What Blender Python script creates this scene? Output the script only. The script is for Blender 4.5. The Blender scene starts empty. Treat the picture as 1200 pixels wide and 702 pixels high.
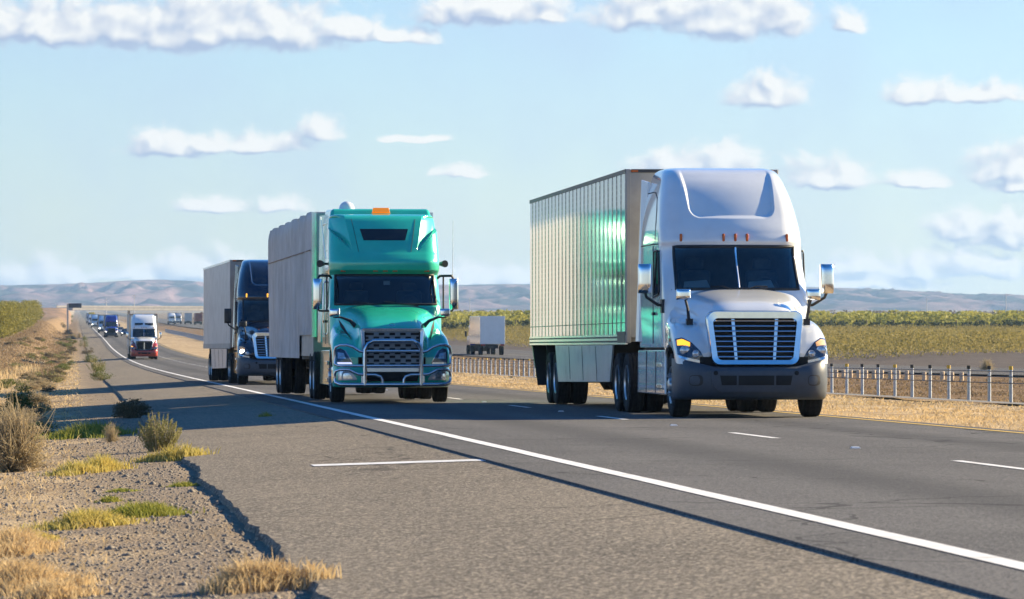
import bpy, math, random
import numpy as np
from mathutils import Vector, Matrix, noise as mnoise
from mathutils.bvhtree import BVHTree

random.seed(7)
rng = np.random.default_rng(7)
R = math.radians
SC = bpy.context.scene
COL = SC.collection

# ------------------------------------------------------------------ camera
FPX, CX, CY = 5250.0, 600.0, 351.0            # focal length in pixels of the 1200 x 702 photograph
YAW = math.atan(510 / FPX)
PITCH = math.atan(34 / FPX)
cd = bpy.data.cameras.new('camera')
cam = bpy.data.objects.new('camera', cd)
COL.objects.link(cam)
cam.location = (0, 0, 0)
cam.rotation_euler = (R(90) + PITCH, 0, -YAW)
cd.sensor_width = 36
cd.lens = 36 * FPX / 1200
cd.clip_start = 1.0
cd.clip_end = 40000
cd.dof.use_dof = True
cd.dof.focus_distance = 76
cd.dof.aperture_fstop = 11
SC.camera = cam

# ------------------------------------------------------------------ light
SUN_EL, SUN_AZ = R(22), R(71)                  # azimuth measured from +Y towards +X
SUN_STRENGTH = 5.0
SKY_STRENGTH = 0.06
EXPOSURE = 1.45
HAZE = 6.3e-5
SC.view_settings.view_transform = 'Standard'
SC.view_settings.look = 'None'
SC.view_settings.exposure = EXPOSURE
SC.view_settings.gamma = 1
SC.view_settings.use_curve_mapping = False
sdir = Vector((math.cos(SUN_EL) * math.sin(SUN_AZ), math.cos(SUN_EL) * math.cos(SUN_AZ), math.sin(SUN_EL)))
sl = bpy.data.lights.new('sun', 'SUN')
sl.energy = SUN_STRENGTH
sl.angle = R(0.55)
sl.color = (1.0, 0.82, 0.53)
so = bpy.data.objects.new('sun', sl)
COL.objects.link(so)
so.rotation_euler = sdir.to_track_quat('Z', 'Y').to_euler()
so.location = (60, 60, 60)

# clouds: centre (photo column / row of its flat base as a direction in the sky), half width, height
CLOUDS = [(-30, 40, 80, 45), (60, 42, 85, 40), (150, 44, 75, 42), (235, 44, 80, 52), (320, 44, 70, 50), (405, 42, 38, 24),
          (460, 46, 40, 15), (575, 20, 75, 32), (640, 22, 22, 12), (760, 22, 70, 36), (860, 32, 85, 46), (990, 34, 20, 20),
          (898, 119, 38, 26), (1075, 116, 36, 24), (1150, 116, 58, 17), (195, 176, 45, 22), (245, 174, 38, 18), (305, 175, 46, 17),
          (379, 158, 22, 24), (480, 164, 34, 6), (545, 205, 30, 11), (250, 246, 38, 15), (325, 246, 26, 13), (60, 332, 50, 26),
          (225, 324, 75, 26), (150, 326, 50, 12), (545, 330, 55, 22), (620, 330, 50, 16), (790, 196, 50, 20), (845, 196, 38, 28),
          (968, 214, 46, 28), (1065, 216, 44, 14), (1185, 205, 42, 34), (1190, 222, 30, 12), (1125, 274, 36, 28), (1180, 282, 55, 32),
          (1000, 318, 32, 18), (1070, 320, 44, 26), (1145, 319, 44, 24), (1010, 336, 80, 14), (1260, 320, 60, 30), (1330, 120, 60, 40),
          (-130, 200, 90, 40), (1400, 240, 90, 50)]

def N(nt, kind, x=0, y=0, **kw):
    n = nt.nodes.new(kind)
    for k, v in kw.items():
        setattr(n, k, v)
    return n

def math_node(nt, op, a, b=None, c=None, clamp=False):
    n = nt.nodes.new('ShaderNodeMath')
    n.operation = op
    n.use_clamp = clamp
    for i, v in enumerate((a, b, c)):
        if v is None:
            continue
        if isinstance(v, (int, float)):
            n.inputs[i].default_value = v
        else:
            nt.links.new(v, n.inputs[i])
    return n.outputs[0]

def vmath(nt, op, a, b=None):
    n = nt.nodes.new('ShaderNodeVectorMath')
    n.operation = op
    for i, v in enumerate((a, b)):
        if v is None:
            continue
        if isinstance(v, (tuple, list)):
            n.inputs[i].default_value = v
        else:
            nt.links.new(v, n.inputs[i])
    return n.outputs['Value'] if op in ('LENGTH', 'DOT_PRODUCT') else n.outputs[0]

def mixc(nt, fac, a, b, kind='MIX'):
    n = nt.nodes.new('ShaderNodeMix')
    n.data_type = 'RGBA'
    n.blend_type = kind
    for sock, v in ((n.inputs[0], fac), (n.inputs[6], a), (n.inputs[7], b)):
        if isinstance(v, (int, float)):
            sock.default_value = v
        elif isinstance(v, (tuple, list)):
            sock.default_value = tuple(v) + (1,) * (4 - len(v))
        else:
            nt.links.new(v, sock)
    return n.outputs[2]

def smooth(nt, v, lo, hi):
    n = nt.nodes.new('ShaderNodeMapRange')
    n.interpolation_type = 'SMOOTHSTEP'
    n.inputs[1].default_value = lo
    n.inputs[2].default_value = hi
    nt.links.new(v, n.inputs[0])
    return n.outputs[0]

def build_world():
    w = bpy.data.worlds.new('World')
    SC.world = w
    w.use_nodes = True
    nt = w.node_tree
    nt.nodes.clear()
    sky = N(nt, 'ShaderNodeTexSky')
    sky.sky_type = 'NISHITA'
    sky.sun_disc = False
    sky.sun_elevation = SUN_EL
    sky.sun_rotation = SUN_AZ
    sky.altitude = 50
    sky.air_density = 1.0
    sky.dust_density = 0.2
    sky.ozone_density = 3.0
    # direction -> (azimuth, elevation) in units of the photograph's pixels, azimuth 0 along +Y
    tc = N(nt, 'ShaderNodeTexCoord')
    sep = N(nt, 'ShaderNodeSeparateXYZ')
    nt.links.new(tc.outputs['Generated'], sep.inputs[0])
    az = math_node(nt, 'ARCTAN2', sep.outputs[0], sep.outputs[1])
    el = math_node(nt, 'ARCSINE', sep.outputs[2])
    comb = N(nt, 'ShaderNodeCombineXYZ')
    nt.links.new(math_node(nt, 'MULTIPLY', az, FPX), comb.inputs[0])
    nt.links.new(math_node(nt, 'MULTIPLY', el, FPX), comb.inputs[1])
    uv = comb.outputs[0]
    # cloud field as a group used twice (second time shifted towards the sun, for the lit and shaded sides)
    g = bpy.data.node_groups.new('cloud_field', 'ShaderNodeTree')
    g.interface.new_socket('Vector', in_out='INPUT', socket_type='NodeSocketVector')
    g.interface.new_socket('Field', in_out='OUTPUT', socket_type='NodeSocketFloat')
    g.interface.new_socket('Bulk', in_out='OUTPUT', socket_type='NodeSocketFloat')
    gi = g.nodes.new('NodeGroupInput')
    go = g.nodes.new('NodeGroupOutput')
    v0 = gi.outputs[0]
    wa = g.nodes.new('ShaderNodeTexNoise')                           # ragged outlines: the sky coordinates are warped first
    wa.inputs['Scale'].default_value = 0.02
    wa.inputs['Detail'].default_value = 4
    g.links.new(v0, wa.inputs['Vector'])
    v = vmath(g, 'ADD', v0, vmath(g, 'MULTIPLY', vmath(g, 'SUBTRACT', wa.outputs['Color'], (.5, .5, .5)), (46, 20, 0)))
    cur = None
    for (px, py, rx, h) in CLOUDS:
        c = (px - 90, 385 - py, 0)
        d = vmath(g, 'SUBTRACT', v, c)
        a = vmath(g, 'MULTIPLY', d, (.86 / rx, .84 / h, 0))
        b = vmath(g, 'MULTIPLY', a, (-1, -3.4, 0))
        m = vmath(g, 'MAXIMUM', a, b)
        l = vmath(g, 'LENGTH', m)
        cur = l if cur is None else math_node(g, 'SMOOTH_MIN', cur, l, 0.15)
    nz = g.nodes.new('ShaderNodeTexNoise')
    nz.inputs['Scale'].default_value = 0.028
    nz.inputs['Detail'].default_value = 8
    nz.inputs['Roughness'].default_value = 0.6
    g.links.new(v, nz.inputs['Vector'])
    n0 = math_node(g, 'MULTIPLY_ADD', nz.outputs[0], 2.2, -1.1)
    f = math_node(g, 'SUBTRACT', 1.32, cur)
    nb = g.nodes.new('ShaderNodeTexNoise')                           # the same billows without their fine detail, for light and shade
    nb.inputs['Scale'].default_value = 0.028
    nb.inputs['Detail'].default_value = 1.6
    g.links.new(v, nb.inputs['Vector'])
    fb = math_node(g, 'ADD', f, math_node(g, 'MULTIPLY_ADD', nb.outputs[0], 2.0, -1.0))
    g.links.new(fb, go.inputs[1])
    f = math_node(g, 'ADD', f, n0)
    g.links.new(f, go.inputs[0])
    g1 = N(nt, 'ShaderNodeGroup'); g1.node_tree = g
    nt.links.new(uv, g1.inputs[0])
    g2 = N(nt, 'ShaderNodeGroup'); g2.node_tree = g
    nt.links.new(vmath(nt, 'ADD', uv, (9, 11, 0)), g2.inputs[0])
    f1, b1, b2 = g1.outputs[0], g1.outputs[1], g2.outputs[1]
    alpha = math_node(nt, 'MULTIPLY', smooth(nt, f1, 0.0, 0.72), 0.93)
    lit = math_node(nt, 'MULTIPLY_ADD', math_node(nt, 'SUBTRACT', b1, b2), 1.25, 0.5, clamp=True)
    lit = math_node(nt, 'ADD', lit, math_node(nt, 'MULTIPLY', smooth(nt, f1, .6, .1), .2), clamp=True)
    k = 1 / SKY_STRENGTH
    ccol = mixc(nt, lit, (0.20 * k, 0.225 * k, 0.255 * k), (0.46 * k, 0.42 * k, 0.34 * k))
    # thin high veil that whitens the sky near the horizon and towards the sun
    veil = N(nt, 'ShaderNodeTexNoise')
    veil.inputs['Scale'].default_value = 0.004
    veil.inputs['Detail'].default_value = 3
    nt.links.new(uv, veil.inputs['Vector'])
    vf = math_node(nt, 'MULTIPLY', math_node(nt, 'MULTIPLY', smooth(nt, veil.outputs[0], 0.3, 0.8), 0.5), smooth(nt, el, R(14), R(1)))
    skyc = mixc(nt, vf, sky.outputs[0], (0.25 * k, 0.285 * k, 0.315 * k))
    full = mixc(nt, alpha, skyc, ccol)
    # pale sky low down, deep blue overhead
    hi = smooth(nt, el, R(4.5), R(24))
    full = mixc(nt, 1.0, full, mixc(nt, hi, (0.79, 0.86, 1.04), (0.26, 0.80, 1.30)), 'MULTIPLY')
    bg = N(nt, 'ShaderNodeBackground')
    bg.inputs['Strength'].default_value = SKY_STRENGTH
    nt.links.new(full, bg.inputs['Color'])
    out = N(nt, 'ShaderNodeOutputWorld')
    nt.links.new(bg.outputs[0], out.inputs['Surface'])
    w.cycles.sampling_method = 'MANUAL'
    w.cycles.sample_map_resolution = 512
build_world()

# ------------------------------------------------------------------ materials
def newmat(name):
    m = bpy.data.materials.new(name)
    m.use_nodes = True
    nt = m.node_tree
    b = nt.nodes['Principled BSDF']
    return m, nt, b

def mat(name, col, rough=0.5, metal=0.0, coat=0.0, var=0.12, vscale=3.0, bump=0.0, bscale=40.0, emit=None, estr=0.0, spec=0.5, dirt=0.0):
    m, nt, b = newmat(name)
    b.inputs['Roughness'].default_value = rough
    b.inputs['Metallic'].default_value = metal
    b.inputs['Specular IOR Level'].default_value = spec
    if coat:
        b.inputs['Coat Weight'].default_value = coat
        b.inputs['Coat Roughness'].default_value = 0.06
    tc = N(nt, 'ShaderNodeTexCoord')
    nz = N(nt, 'ShaderNodeTexNoise')
    nz.inputs['Scale'].default_value = vscale
    nz.inputs['Detail'].default_value = 6
    nz.inputs['Roughness'].default_value = 0.65
    nt.links.new(tc.outputs['Object'], nz.inputs['Vector'])
    lo = tuple(c * (1 - var) for c in col)
    hi = tuple(min(1, c * (1 + var)) for c in col)
    c = mixc(nt, smooth(nt, nz.outputs[0], 0.3, 0.7), lo, hi)
    if dirt:
        n2 = N(nt, 'ShaderNodeTexNoise')
        n2.inputs['Scale'].default_value = 1.7
        n2.inputs['Detail'].default_value = 8
        n2.inputs['Roughness'].default_value = 0.72
        nt.links.new(tc.outputs['Object'], n2.inputs['Vector'])
        df = math_node(nt, 'MULTIPLY', smooth(nt, n2.outputs[0], 0.42, 0.78), dirt)
        c = mixc(nt, df, c, (0.20, 0.17, 0.13))
        rr = math_node(nt, 'MULTIPLY_ADD', df, 0.5, rough, clamp=True)
        nt.links.new(rr, b.inputs['Roughness'])
    nt.links.new(c, b.inputs['Base Color'])
    if bump:
        n3 = N(nt, 'ShaderNodeTexNoise')
        n3.inputs['Scale'].default_value = bscale
        n3.inputs['Detail'].default_value = 4
        nt.links.new(tc.outputs['Object'], n3.inputs['Vector'])
        bp = N(nt, 'ShaderNodeBump')
        bp.inputs['Strength'].default_value = bump
        bp.inputs['Distance'].default_value = 0.02
        nt.links.new(n3.outputs[0], bp.inputs['Height'])
        nt.links.new(bp.outputs[0], b.inputs['Normal'])
    if emit:
        b.inputs['Emission Color'].default_value = tuple(emit) + (1,)
        b.inputs['Emission Strength'].default_value = estr
    return m

def glass_mat(name, tint, refl=0.06):
    m = bpy.data.materials.new(name)
    m.use_nodes = True
    nt = m.node_tree
    nt.nodes.clear()
    tr = N(nt, 'ShaderNodeBsdfTransparent'); tr.inputs[0].default_value = tuple(tint) + (1,)
    gl = N(nt, 'ShaderNodeBsdfGlossy'); gl.inputs['Roughness'].default_value = 0.03
    fr = N(nt, 'ShaderNodeFresnel'); fr.inputs[0].default_value = 1.5
    f = math_node(nt, 'ADD', fr.outputs[0], refl, clamp=True)
    mx = N(nt, 'ShaderNodeMixShader')
    nt.links.new(f, mx.inputs[0]); nt.links.new(tr.outputs[0], mx.inputs[1]); nt.links.new(gl.outputs[0], mx.inputs[2])
    out = N(nt, 'ShaderNodeOutputMaterial')
    nt.links.new(mx.outputs[0], out.inputs[0])
    return m

M = {}
M['white'] = mat('white_paint', (0.76, 0.78, 0.77), 0.2, coat=1.0, var=0.02, dirt=0.12)
M['green'] = mat('green_paint', (0.03, 0.58, 0.39), 0.25, metal=0.1, coat=1.0, var=0.06, dirt=0.05)
M['black'] = mat('black_paint', (0.012, 0.016, 0.03), 0.15, coat=1.0, var=0.1, dirt=0.03)
M['red'] = mat('red_paint', (0.42, 0.035, 0.02), 0.3, coat=0.7, var=0.06)
M['blue'] = mat('blue_paint', (0.01, 0.025, 0.23), 0.25, coat=0.9, var=0.06)
M['pale_blue'] = mat('pale_blue_paint', (0.26, 0.42, 0.62), 0.3, coat=0.6, var=0.06)
M['yellow'] = mat('yellow_paint', (0.62, 0.42, 0.04), 0.4, coat=0.4, var=0.06)
M['silver'] = mat('silver_paint', (0.45, 0.46, 0.48), 0.3, metal=0.5, coat=0.5, var=0.06)
M['chrome'] = mat('chrome', (0.78, 0.79, 0.81), 0.08, metal=1.0, var=0.04, vscale=8)
M['steel'] = mat('brushed_steel', (0.66, 0.67, 0.69), 0.24, metal=1.0, var=0.08, vscale=8)
M['alloy'] = mat('wheel_alloy', (0.55, 0.56, 0.57), 0.32, metal=0.9, var=0.2, vscale=9, dirt=0.35)
M['rubber'] = mat('tyre_rubber', (0.018, 0.018, 0.019), 0.85, var=0.35, vscale=14, bump=0.3, spec=0.25)
M['plastic'] = mat('black_plastic', (0.015, 0.016, 0.018), 0.5, var=0.25, vscale=10)
M['bumper'] = mat('charcoal_bumper', (0.045, 0.060, 0.082), 0.42, var=0.14, vscale=5, bump=0.05, bscale=300, dirt=0.18)
M['dark'] = mat('dark_void', (0.006, 0.007, 0.008), 0.8, var=0.2)
M['chassis'] = mat('chassis_black', (0.02, 0.02, 0.021), 0.7, var=0.5, vscale=6, dirt=0.3)
M['cabin'] = mat('cabin_trim', (0.10, 0.11, 0.11), 0.8, var=0.2)
M['seat'] = mat('seat_cloth', (0.16, 0.18, 0.2), 0.9, var=0.2)
M['paper'] = mat('paper', (0.75, 0.76, 0.75), 0.8, var=0.05)
M['screen'] = glass_mat('windscreen_glass', (0.52, 0.60, 0.60))
M['glassdark'] = mat('tinted_glass', (0.01, 0.014, 0.018), 0.04, var=0.2, spec=0.7)
M['lens'] = mat('lamp_lens', (0.55, 0.58, 0.62), 0.08, metal=0.6, coat=1.0, var=0.35, vscale=18)
M['lamp_inner'] = mat('lamp_housing', (0.06, 0.075, 0.10), 0.12, metal=0.4, coat=1.0, var=0.5, vscale=14)
M['amber'] = mat('amber_lens', (0.5, 0.10, 0.012), 0.25, var=0.15, vscale=30)
M['turn_lens'] = mat('turn_signal_lens', (0.75, 0.42, 0.18), 0.2, coat=0.6, var=0.15, vscale=30)
M['amber_lit'] = mat('amber_lamp', (0.8, 0.3, 0.02), 0.3, emit=(1.0, 0.42, 0.03), estr=0.7)
M['lamp_lit'] = mat('headlamp_on', (0.9, 0.9, 0.9), 0.3, emit=(1.0, 0.9, 0.72), estr=2.2)
M['drl'] = mat('daytime_lamp', (0.8, 0.8, 0.9), 0.3, emit=(0.72, 0.74, 1.0), estr=0.35)
M['red_lens'] = mat('red_lens', (0.35, 0.02, 0.015), 0.25, var=0.2, vscale=20)
M['grille_grey'] = mat('grille_mesh_grey', (0.2, 0.205, 0.215), 0.4, metal=0.7, var=0.1)
M['beacon'] = mat('beacon_amber', (0.75, 0.17, 0.015), 0.25, var=0.1, emit=(1.0, 0.28, 0.01), estr=0.22)
M['tarp'] = mat('grey_tarpaulin', (0.35, 0.365, 0.38), 0.5, var=0.2, vscale=1.1, bump=0.25, bscale=1.6, dirt=0.22)
M['trailer_white'] = mat('trailer_white', (0.46, 0.46, 0.45), 0.35, var=0.06, vscale=1.2, dirt=0.3)
M['trailer_grey'] = mat('trailer_front_grey', (0.34, 0.32, 0.29), 0.45, var=0.12, vscale=2, dirt=0.3)
M['rail'] = mat('dark_rail', (0.05, 0.05, 0.055), 0.45, metal=0.5, var=0.2)
M['skirt'] = mat('skirt_white', (0.5, 0.52, 0.52), 0.28, var=0.08, vscale=1.3, dirt=0.28)
M['galv'] = mat('galvanised_post', (0.42, 0.44, 0.47), 0.5, metal=0.35, var=0.15, vscale=12)
M['wood'] = mat('weathered_wood', (0.60, 0.46, 0.31), 0.85, var=0.25, vscale=10, bump=0.3)
M['mow'] = mat('mow_strip_gravel', (0.19, 0.175, 0.155), 0.9, var=0.2, vscale=1.5)
M['concrete'] = mat('pale_concrete', (0.42, 0.385, 0.335), 0.85, var=0.15, vscale=0.6, bump=0.1)
M['sign'] = mat('dark_sign_face', (0.025, 0.03, 0.045), 0.5, var=0.3)
M['pole'] = mat('pale_pole', (0.62, 0.6, 0.57), 0.6, var=0.1)
M['container_red'] = mat('container_red', (0.26, 0.05, 0.03), 0.55, var=0.2, vscale=1.0)
M['bark'] = mat('bark', (0.09, 0.065, 0.045), 0.9, var=0.3, vscale=8, bump=0.4)

def trailer_skin(name):
    """polished sheet-and-post wall: vertical seams every 0.62 m with rows of rivets"""
    m, nt, b = newmat(name)
    b.inputs['Metallic'].default_value = 0.82
    tc = N(nt, 'ShaderNodeTexCoord')
    sep = N(nt, 'ShaderNodeSeparateXYZ')
    nt.links.new(tc.outputs['Object'], sep.inputs[0])
    y, z = sep.outputs[1], sep.outputs[2]
    fy = math_node(nt, 'FRACT', math_node(nt, 'DIVIDE', y, 0.62))
    dy = math_node(nt, 'ABSOLUTE', math_node(nt, 'SUBTRACT', fy, 0.5))
    seam = math_node(nt, 'LESS_THAN', dy, 0.14)
    fz = math_node(nt, 'FRACT', math_node(nt, 'DIVIDE', z, 0.095))
    dot = math_node(nt, 'MULTIPLY', math_node(nt, 'LESS_THAN', dy, 0.115), math_node(nt, 'LESS_THAN', math_node(nt, 'ABSOLUTE', math_node(nt, 'SUBTRACT', fz, 0.5)), 0.33))
    nz = N(nt, 'ShaderNodeTexNoise')
    nz.inputs['Scale'].default_value = 1.4
    nz.inputs['Detail'].default_value = 6
    nt.links.new(tc.outputs['Object'], nz.inputs['Vector'])
    c = mixc(nt, nz.outputs[0], (0.20, 0.215, 0.25), (0.27, 0.285, 0.325))
    c = mixc(nt, math_node(nt, 'MULTIPLY', seam, 0.6), c, (0.22, 0.22, 0.22))
    c = mixc(nt, math_node(nt, 'MULTIPLY', dot, 0.92), c, (0.05, 0.05, 0.05))
    nt.links.new(c, b.inputs['Base Color'])
    r = math_node(nt, 'MULTIPLY_ADD', seam, 0.3, 0.085)
    nt.links.new(r, b.inputs['Roughness'])
    # each sheet bellies out a little between its posts
    n2 = N(nt, 'ShaderNodeTexNoise')
    n2.inputs['Scale'].default_value = 0.9
    nt.links.new(tc.outputs['Object'], n2.inputs['Vector'])
    hgt = math_node(nt, 'ADD', math_node(nt, 'MULTIPLY', math_node(nt, 'COSINE', math_node(nt, 'MULTIPLY', fy, 2 * math.pi)), -0.0008), math_node(nt, 'MULTIPLY', n2.outputs[0], 0.006))
    bp = N(nt, 'ShaderNodeBump')
    bp.inputs['Strength'].default_value = 0.6
    bp.inputs['Distance'].default_value = 1.0
    nt.links.new(hgt, bp.inputs['Height'])
    nt.links.new(bp.outputs[0], b.inputs['Normal'])
    return m
M['skin'] = trailer_skin('riveted_sheet_wall')

def leaf_mat(name, c1, c2, c3, scale=6.0, rough=0.7, transl=0.35):
    m = bpy.data.materials.new(name)
    m.use_nodes = True
    nt = m.node_tree
    b = nt.nodes['Principled BSDF']
    out = nt.nodes['Material Output']
    g = N(nt, 'ShaderNodeNewGeometry')
    nz = N(nt, 'ShaderNodeTexNoise')
    nz.inputs['Scale'].default_value = scale
    nz.inputs['Detail'].default_value = 3
    nt.links.new(g.outputs['Position'], nz.inputs['Vector'])
    c = mixc(nt, smooth(nt, nz.outputs[0], 0.35, 0.65), c1, c2)
    c = mixc(nt, math_node(nt, 'MULTIPLY', g.outputs['Random Per Island'], 0.5), c, c3)
    nt.links.new(c, b.inputs['Base Color'])
    b.inputs['Roughness'].default_value = rough
    b.inputs['Specular IOR Level'].default_value = 0.2
    t = N(nt, 'ShaderNodeBsdfTranslucent')
    nt.links.new(c, t.inputs[0])
    mx = N(nt, 'ShaderNodeMixShader')
    mx.inputs[0].default_value = transl
    nt.links.new(b.outputs[0], mx.inputs[1]); nt.links.new(t.outputs[0], mx.inputs[2])
    nt.links.new(mx.outputs[0], out.inputs[0])
    return m
M['orchard'] = leaf_mat('orchard_leaves', (0.20, 0.185, 0.03), (0.28, 0.24, 0.045), (0.15, 0.15, 0.03), 0.6)
M['vine'] = leaf_mat('vine_leaves', (0.30, 0.25, 0.07), (0.22, 0.19, 0.05), (0.38, 0.29, 0.12), 0.25)
M['fargreen'] = leaf_mat('far_tree_leaves', (0.33, 0.33, 0.07), (0.45, 0.40, 0.09), (0.27, 0.28, 0.08), 0.12)
M['understory_shade'] = leaf_mat('shaded_understory_leaves', (0.05, 0.065, 0.028), (0.075, 0.085, 0.035), (0.04, 0.055, 0.028), 0.12)  # leaves coloured extra dark to carry the shade under the trees
M['brownleaf'] = leaf_mat('bare_tree_twigs', (0.13, 0.10, 0.065), (0.17, 0.125, 0.08), (0.10, 0.085, 0.05), 0.1)
M['straw'] = leaf_mat('straw', (0.60, 0.44, 0.23), (0.48, 0.34, 0.17), (0.70, 0.55, 0.32), 3.0)
M['strawdark'] = leaf_mat('brown_straw', (0.24, 0.165, 0.09), (0.17, 0.12, 0.065), (0.34, 0.24, 0.13), 0.8)
M['twig'] = leaf_mat('dry_twigs', (0.42, 0.33, 0.20), (0.30, 0.24, 0.14), (0.50, 0.41, 0.25), 6.0)
M['sage'] = leaf_mat('sage_leaves', (0.26, 0.25, 0.09), (0.34, 0.31, 0.11), (0.19, 0.19, 0.08), 6.0)
M['bushgreen'] = leaf_mat('bush_leaves', (0.13, 0.15, 0.035), (0.18, 0.19, 0.05), (0.09, 0.11, 0.035), 6.0)
M['grassgreen'] = leaf_mat('green_grass', (0.24, 0.25, 0.04), (0.34, 0.31, 0.06), (0.17, 0.21, 0.03), 4.0)
M['grassyellow'] = leaf_mat('yellowing_grass', (0.55, 0.43, 0.10), (0.42, 0.36, 0.08), (0.62, 0.50, 0.20), 4.0)
M['brownbush'] = leaf_mat('brown_bush', (0.15, 0.115, 0.07), (0.11, 0.095, 0.055), (0.20, 0.16, 0.08), 8.0)

# ------------------------------------------------------------------ mesh helpers
def link_mesh(name, me, material, parent=None):
    o = bpy.data.objects.new(name, me)
    COL.objects.link(o)
    if material:
        me.materials.append(material)
    if parent:
        o.parent = parent
    return o

def obj(name, mb, material, parent=None, smooth_angle=38, bevel=0.0, segs=2):
    me = bpy.data.meshes.new(name)
    me.from_pydata([tuple(v) for v in mb.v], [], mb.f)
    me.validate()
    me.update()
    if smooth_angle:
        me.shade_smooth()
        me.set_sharp_from_angle(angle=R(smooth_angle))
    o = link_mesh(name, me, material, parent)
    if bevel:
        md = o.modifiers.new('bevel', 'BEVEL')
        md.width = bevel
        md.segments = segs
        md.limit_method = 'ANGLE'
        md.angle_limit = R(40)
        md.harden_normals = True
    return o

def tag(o, label=None, cat=None, group=None, kind=None):
    if label: o['label'] = label
    if cat: o['category'] = cat
    if group: o['group'] = group
    if kind: o['kind'] = kind
    return o

def empty(name, loc, rot=(0, 0, 0)):
    o = bpy.data.objects.new(name, None)
    o.empty_display_size = 0.3
    COL.objects.link(o)
    o.location = loc
    o.rotation_euler = rot
    return o

class MB:
    def __init__(s):
        s.v = []; s.f = []
    def add(s, vs, fs):
        b = len(s.v)
        s.v += [tuple(v) for v in vs]
        s.f += [tuple(i + b for i in f) for f in fs]
        return s
    def box(s, x0, x1, y0, y1, z0, z1):
        return s.add([(x0, y0, z0), (x1, y0, z0), (x1, y1, z0), (x0, y1, z0), (x0, y0, z1), (x1, y0, z1), (x1, y1, z1), (x0, y1, z1)],
                     [(0, 3, 2, 1), (4, 5, 6, 7), (0, 1, 5, 4), (1, 2, 6, 5), (2, 3, 7, 6), (3, 0, 4, 7)])
    def hexa(s, p):
        return s.add(p, [(0, 3, 2, 1), (4, 5, 6, 7), (0, 1, 5, 4), (1, 2, 6, 5), (2, 3, 7, 6), (3, 0, 4, 7)])
    def tube(s, pts, r, n=8, caps=True, closed=False):
        pts = [Vector(p) for p in pts]
        m = len(pts)
        rs = r if isinstance(r, (list, tuple)) else [r] * m
        up = Vector((0.013, 0.02, 1)).normalized()
        ring = []
        prev = None
        for i, p in enumerate(pts):
            if closed:
                t = pts[(i + 1) % m] - pts[i - 1]
            else:
                t = pts[min(i + 1, m - 1)] - pts[max(i - 1, 0)]
            t.normalize()
            a = prev if prev is not None else (up if abs(t.dot(up)) < 0.95 else Vector((1, 0, 0)))
            a = (a - t * a.dot(t)).normalized()
            prev = a
            b = t.cross(a)
            ring.append([p + (a * math.cos(2 * math.pi * k / n) + b * math.sin(2 * math.pi * k / n)) * rs[i] for k in range(n)])
        base = len(s.v)
        for q in ring:
            s.v += [tuple(v) for v in q]
        for i in range(m if closed else m - 1):
            j = (i + 1) % m
            for k in range(n):
                l = (k + 1) % n
                s.f.append((base + i * n + k, base + i * n + l, base + j * n + l, base + j * n + k))
        if caps and not closed:
            s.f.append(tuple(base + k for k in range(n))[::-1])
            s.f.append(tuple(base + (m - 1) * n + k for k in range(n)))
        return s
    def rings(s, rings, closed=True, cap0=False, cap1=False):
        n = len(rings[0])
        base = len(s.v)
        for q in rings:
            s.v += [tuple(v) for v in q]
        for i in range(len(rings) - 1):
            for k in range(n if closed else n - 1):
                l = (k + 1) % n
                s.f.append((base + i * n + k, base + i * n + l, base + (i + 1) * n + l, base + (i + 1) * n + k))
        if cap0: s.f.append(tuple(base + k for k in range(n))[::-1])
        if cap1: s.f.append(tuple(base + (len(rings) - 1) * n + k for k in range(n)))
        return s
    def lathe_x(s, prof, n=40, c=(0, 0, 0)):
        """profile of (x, radius) turned about the x axis"""
        rg = []
        for (x, r) in prof:
            rg.append([(c[0] + x, c[1] + r * math.cos(2 * math.pi * k / n), c[2] + r * math.sin(2 * math.pi * k / n)) for k in range(n)])
        return s.rings(rg, cap0=prof[0][1] > 1e-4, cap1=prof[-1][1] > 1e-4)
    def disc_y(s, x, y, z, r, depth=0.02, n=20):
        a = [(x + r * math.cos(2 * math.pi * k / n), y, z + r * math.sin(2 * math.pi * k / n)) for k in range(n)]
        b = [(p[0], y + depth, p[2]) for p in a]
        return s.rings([a, b], cap0=True, cap1=True)

def grid_faces(nr, nc, skip=None):
    return [(i * nc + j, i * nc + j + 1, (i + 1) * nc + j + 1, (i + 1) * nc + j) for i in range(nr - 1) for j in range(nc - 1) if not (skip and skip(i, j))]

def spline(xs, ys, x):
    """monotone cubic interpolation, arrays allowed"""
    xs = np.asarray(xs, float); ys = np.asarray(ys, float)
    h = np.diff(xs); d = np.diff(ys) / h
    m = np.zeros_like(ys)
    m[0], m[-1] = d[0], d[-1]
    for i in range(1, len(xs) - 1):
        if d[i - 1] * d[i] > 0:
            w1 = 2 * h[i] + h[i - 1]; w2 = h[i] + 2 * h[i - 1]
            m[i] = (w1 + w2) / (w1 / d[i - 1] + w2 / d[i])
    x = np.clip(np.asarray(x, float), xs[0], xs[-1])
    k = np.clip(np.searchsorted(xs, x, side='right') - 1, 0, len(xs) - 2)
    t = (x - xs[k]) / h[k]
    return ((2 * t**3 - 3 * t**2 + 1) * ys[k] + (t**3 - 2 * t**2 + t) * h[k] * m[k] + (-2 * t**3 + 3 * t**2) * ys[k + 1] + (t**3 - t**2) * h[k] * m[k + 1])

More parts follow.
